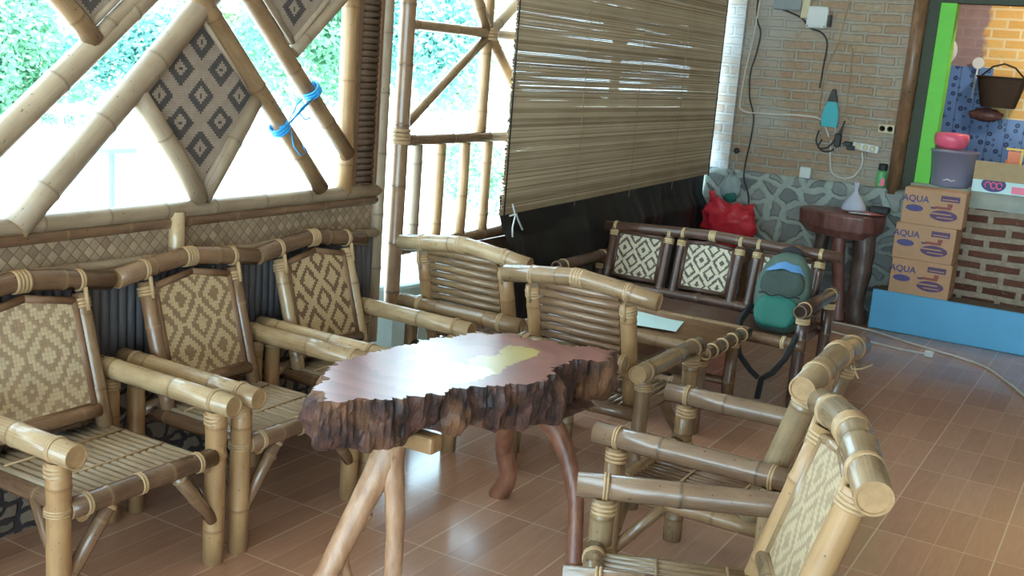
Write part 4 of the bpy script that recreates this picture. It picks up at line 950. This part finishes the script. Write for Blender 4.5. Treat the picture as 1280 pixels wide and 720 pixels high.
for k in (-.05, 0, .05):
    q = B(); q.lathe([(.017, 0), (.019, .003), (.012, .003)], seg=16); o = q.build('outlet', ['cream'], ps); o.rotation_euler = (PI/2, 0, 0); o.location = (k, -.035, -k*.1)
for k in ((-.13, .012), (-.105, -.012)):
    q = B(); q.box(k[0]-.02, k[0]+.035, -.05, -.005, k[1]-.016, k[1]+.016); q.build('plug', ['black'], ps, bevel=.008)
pg = thing('adapter_plug', 'black adapter plug hanging below the teal iron', 'plug', (-1.93, FY-.035, 1.16)); q = B(); q.box(-.022, .022, -.02, .02, 0, .09); q.build('plug_body', ['black'], pg, bevel=.008); q = B(); q.tube([(-.008, -.01, 0), (-.008, -.01, -.03)], .004, 6, None, cmi=0); q.tube([(.01, -.01, 0), (.01, -.01, -.03)], .004, 6, None, cmi=0); q.build('plug_pin', ['steel'], pg)
sk = thing('double_socket', 'cream double wall socket beside the brown door post', 'socket', (-1.615, FY, 1.315)); q = B(); q.box(-.055, .055, -.03, 0, -.03, .03); q.build('socket_plate', ['cream'], sk, bevel=.006)
for k in (-.026, .026):
    q = B(); q.lathe([(.019, 0), (.019, .003), (.013, .003), (.012, -.004)], seg=18); o = q.build('outlet', ['enddark'], sk); o.rotation_euler = (PI/2, 0, 0); o.location = (k, -.03, 0)
q = B(); q.box(-.04, .04, -.02, 0, -.04, .04); o = q.build('blank_plate', ['white'], bevel=.006); o.location = (-2.12, WY-.05, .955); tag(o, 'small white square plate standing on the stone ledge', 'plate')
cn = thing('spray_can', 'green and pink can with black cap on the stone ledge', 'can', (-1.60, WY-.02, .917)); q = B(); q.lathe([(.033, 0), (.035, .004), (.035, .10), (.028, .115)]); q.build('can_body', ['can_green'], cn)
q = B(); q.lathe([(.029, .112), (.031, .118), (.030, .155), (.024, .16)]); q.build('can_cap', ['black'], cn); q = B(); q.prism([(-.005, .01), (.03, .01), (.03, .06), (.01, .065)], lambda a, z, h: Vector((a, h, z)), -.030, -.0362); q.build('pink_label', ['pink'], cn)
def fcable(label, pts, r, mat):
    P = [Vector(p) for p in pts]; out = []
    for i in range(len(P)-1):
        p0, p1, p2, p3 = P[max(i-1, 0)], P[i], P[i+1], P[min(i+2, len(P)-1)]
        for k in range(8): t = k/8; out.append(.5*((2*p1)+(p2-p0)*t+(2*p0-5*p1+4*p2-p3)*t*t+(3*p1-p0-3*p2+p3)*t**3))
    out.append(P[-1]); q = B(); q.tube(out, r, 8, None, cmi=0); return q.build('floor_cable', [mat])
tag(recenter(fcable('', [(-1.75, 7.35, .008), (-1.45, 7.30, .008), (-1.1, 7.12, .008), (-.7, 6.92, .008), (-.5, 6.6, .008), (-.25, 6.1, .008), (.1, 5.7, .008)], .007, 'cable_white')), 'white cable trailing across the floor along the blue step', 'cable')
ex = thing('extension_lead', 'white lead with plug lying on the floor before the blue step', 'cable', (-.99, 6.89, 0))
o = fcable('', [(-.70, .18, .008), (-.45, .10, .008), (-.2, .03, .008), (0, 0, .015)], .006, 'cable_white'); o.name = 'lead'; o.parent = ex
q = B(); q.box(-.02, .035, -.022, .022, .001, .038); q.build('plug', ['white'], ex, bevel=.008)

# ------------------------------------------------------------------ blue string, loose rattan, slab outside
bs = B()
def yz(y, z, x=WX+.06): return (x, y, z)
for k in range(3): bs.tube([yz(3.10, 1.265+.004*k), yz(3.15, 1.30-.003*k, WX+.07), yz(3.21, 1.34+.005*k, WX+.07), yz(3.27, 1.385, WX+.07)], .0035, 6, None, cmi=0)
bs.tube([yz(3.15, 1.30), yz(3.19, 1.36), yz(3.22, 1.38)], .003, 6, None, cmi=0); bs.tube([yz(3.20, 1.33), yz(3.24, 1.30), yz(3.27, 1.31)], .003, 6, None, cmi=0)
for (cy, cz, dy, dz, rad) in ((3.13, 1.27, .69, -.72, .036), (3.30, 1.41, .71, -.71, .037)):
    for j in range(3): bs.tube([(WX+.03+dx_*rad*1.02, cy+dy*(j-1)*.012-dz*0+cs*rad*.72, cz+dz*(j-1)*.012+cs*rad*.70) for dx_, cs in [(math.cos(i*PI/10), math.sin(i*PI/10)) for i in range(21)]], .005, 6, None, cap=False)
bs.tube([yz(3.16, 1.26), yz(3.18, 1.20), yz(3.22, 1.165), yz(3.25, 1.175), yz(3.23, 1.20)], .003, 6, None, cmi=0)
tag(recenter(bs.build('blue_string', ['string_blue'])), 'blue raffia string tied between two lattice poles of the window', 'string')
q = B(); q.tube([(-.668, 3.20, .80), (-.655, 3.165, .785), (-.635, 3.20, .783), (-.615, 3.25, .79)], .0024, 6, None, cmi=0); q.tube([(-.668, 3.23, .80), (-.65, 3.19, .775), (-.625, 3.12, .775)], .0024, 6, None, cmi=0)
tag(recenter(q.build('rattan_end', ['rattan_pale'])), 'loose rattan ends sticking out from the right chair top rail', 'rattan strand')
q = B(); q.prism([(-3.42+.40*math.cos(a), 4.36+.46*math.sin(a)) for a in [i*2*PI/30 for i in range(30)]], lambda a, z, h: Vector((a, z, h)), -.45, .47)
tag(recenter(q.build('stone_plinth', ['slab_grey'], bevel=.02)), 'rounded grey stone plinth just outside between the post and railing', 'plinth')
q = B(); q.lathe([(.045, 0), (.05, .01), (.05, .14), (.03, .18), (.02, .21)], (-3.22, 4.06, .471)); tag(recenter(q.build('blue_bottle', ['cyan_plastic'])), 'cyan plastic bottle on the stone plinth behind the far window chair', 'bottle')

# ------------------------------------------------------------------ outdoors
def tree(label, x, y, h, rad, mat, n=2600, leaf=.16, trunk_h=None, seed=0):
    n = int(n*1.7); leaf *= .68
    rng = random.Random(seed); th = trunk_h if trunk_h is not None else h*.35
    t = thing('leafy_tree', label, 'tree', (x, y, -.45), 0, 'trees and bushes outside the window')
    q = B(); limb(q, [(0, 0, 0), (.05*rad, .03, th*.5), (-.04*rad, .02, th), (.02, 0, h*.75)], [rad*.07+.03, rad*.06+.02, rad*.05+.02, .02], seed=seed); q.build('trunk', ['pale_post'], t)  # trunk coloured pale so it washes out in the outdoor glare
    q = B()
    lobes = [(Vector((rng.uniform(-.55, .55)*rad, rng.uniform(-.55, .55)*rad, th+rng.uniform(.05, .85)*(h-th))), rng.uniform(.35, .6)*rad) for _ in range(11)]
    for i in range(n):
        c, r = rng.choice(lobes); d = Vector((rng.gauss(0, 1), rng.gauss(0, 1), rng.gauss(0, 1))).normalized(); p = c+d*r*rng.uniform(.7, 1.05)
        a = Vector((rng.gauss(0, 1), rng.gauss(0, 1), rng.gauss(0, .6)-.4)).normalized(); s_ = a.cross(d+Vector((.01, .02, 0))).normalized(); L_ = leaf*rng.uniform(.6, 1.3)
        v = [q.bm.verts.new(p+o_) for o_ in (Vector((0, 0, 0)), a*L_*.5+s_*L_*.24, a*L_, a*L_*.5-s_*L_*.24)]; q.face(v)
    q.build('foliage', [mat], t); return t
tree('green feathery bush outside at the far left edge of the lattice window', -14.7, 10.2, 2.55, 1.15, 'leaf', 5600, .2, .75, 1)
tree('blue-green bush outside, between the two left diagonal poles', -15.2, 12.9, 2.5, 1.2, 'leaf2', 5600, .2, .8, 2)
tree('pale yellow-green tree outside, just left of the big woven diamond', -17.6, 17.2, 3.0, .9, 'leaf3', 2600, .2, 1.3, 3)
tree('blue-green tree outside, right of the top of the big woven diamond', -13.9, 15.6, 3.3, 1.2, 'leaf2', 5200, .2, 1.4, 4)
tree('green tree outside, seen just left of the bamboo window post', -11.9, 13.6, 3.3, 1.05, 'leaf', 5200, .2, 1.45, 5)
tree('blue-green tree outside, left side of the railing opening', -9.4, 13.1, 3.1, 1.1, 'leaf2', 5600, .18, 1.35, 6)
tree('yellow-green tree outside, behind the railing star joint', -11.0, 16.6, 3.3, 1.2, 'leaf3', 5600, .2, 1.3, 7)
tree('small green bush outside, low behind the balusters', -7.6, 12.1, 1.2, .7, 'leaf', 1600, .14, .2, 8)
hut = thing('garden_shelter', 'pale open garden shelter outside, low at the left of the lattice window', 'shelter', (-11.1, 8.5, -.45))
hut.scale = (.4, .3, .8)
for sx in (-.5, .5):
    for sy in (-.9, .9): q = B(); q.box(sx-.06, sx+.06, sy-.06, sy+.06, 0, 1.25); q.build('shelter_post', ['pale_post'], hut)
q = B(); q.box(-.65, .65, -1.1, 1.1, 1.25, 1.36); q.build('shelter_roof', ['pale_post'], hut); q = B(); q.box(-.5, .5, -.9, .9, .4, .5); q.build('shelter_bench', ['pinkwood'], hut)
fn = thing('garden_fence', 'pale pink wooden fence outside at the left edge of the window', 'fence', (-9.0, 5.1, -.45)); fn.scale = (1, .8, .85)
for k in range(4): q = B(); q.box(-.05, .05, k*.6-.05, k*.6+.05, 0, .85); q.build('fence_post', ['pinkwood'], fn)
for zz in (.35, .72): q = B(); q.box(-.03, .03, -.3, 2.1, zz, zz+.1); q.build('fence_rail', ['pinkwood'], fn)
tb = thing('garden_table', 'small teal metal stand outside, seen below the diagonal window pole', 'stand', (-9.0, 7.39, -.45)); tb.scale = (.8, .7, 1.3); q = B(); q.box(-.03, .03, -.03, .03, 0, .62); q.build('stand_post', ['teal_metal'], tb); q = B(); q.box(-.2, .2, -.25, .25, .62, .66); q.build('stand_top', ['teal_metal'], tb)
q = B(); q.tube([(-15.0, 18.6, -.45), (-15.0, 18.6, 6)], .09, 12, None, cmi=0); tag(recenter(q.build('utility_pole', ['pale_post'])), 'pale straight pole outside, seen left of the window post', 'pole')
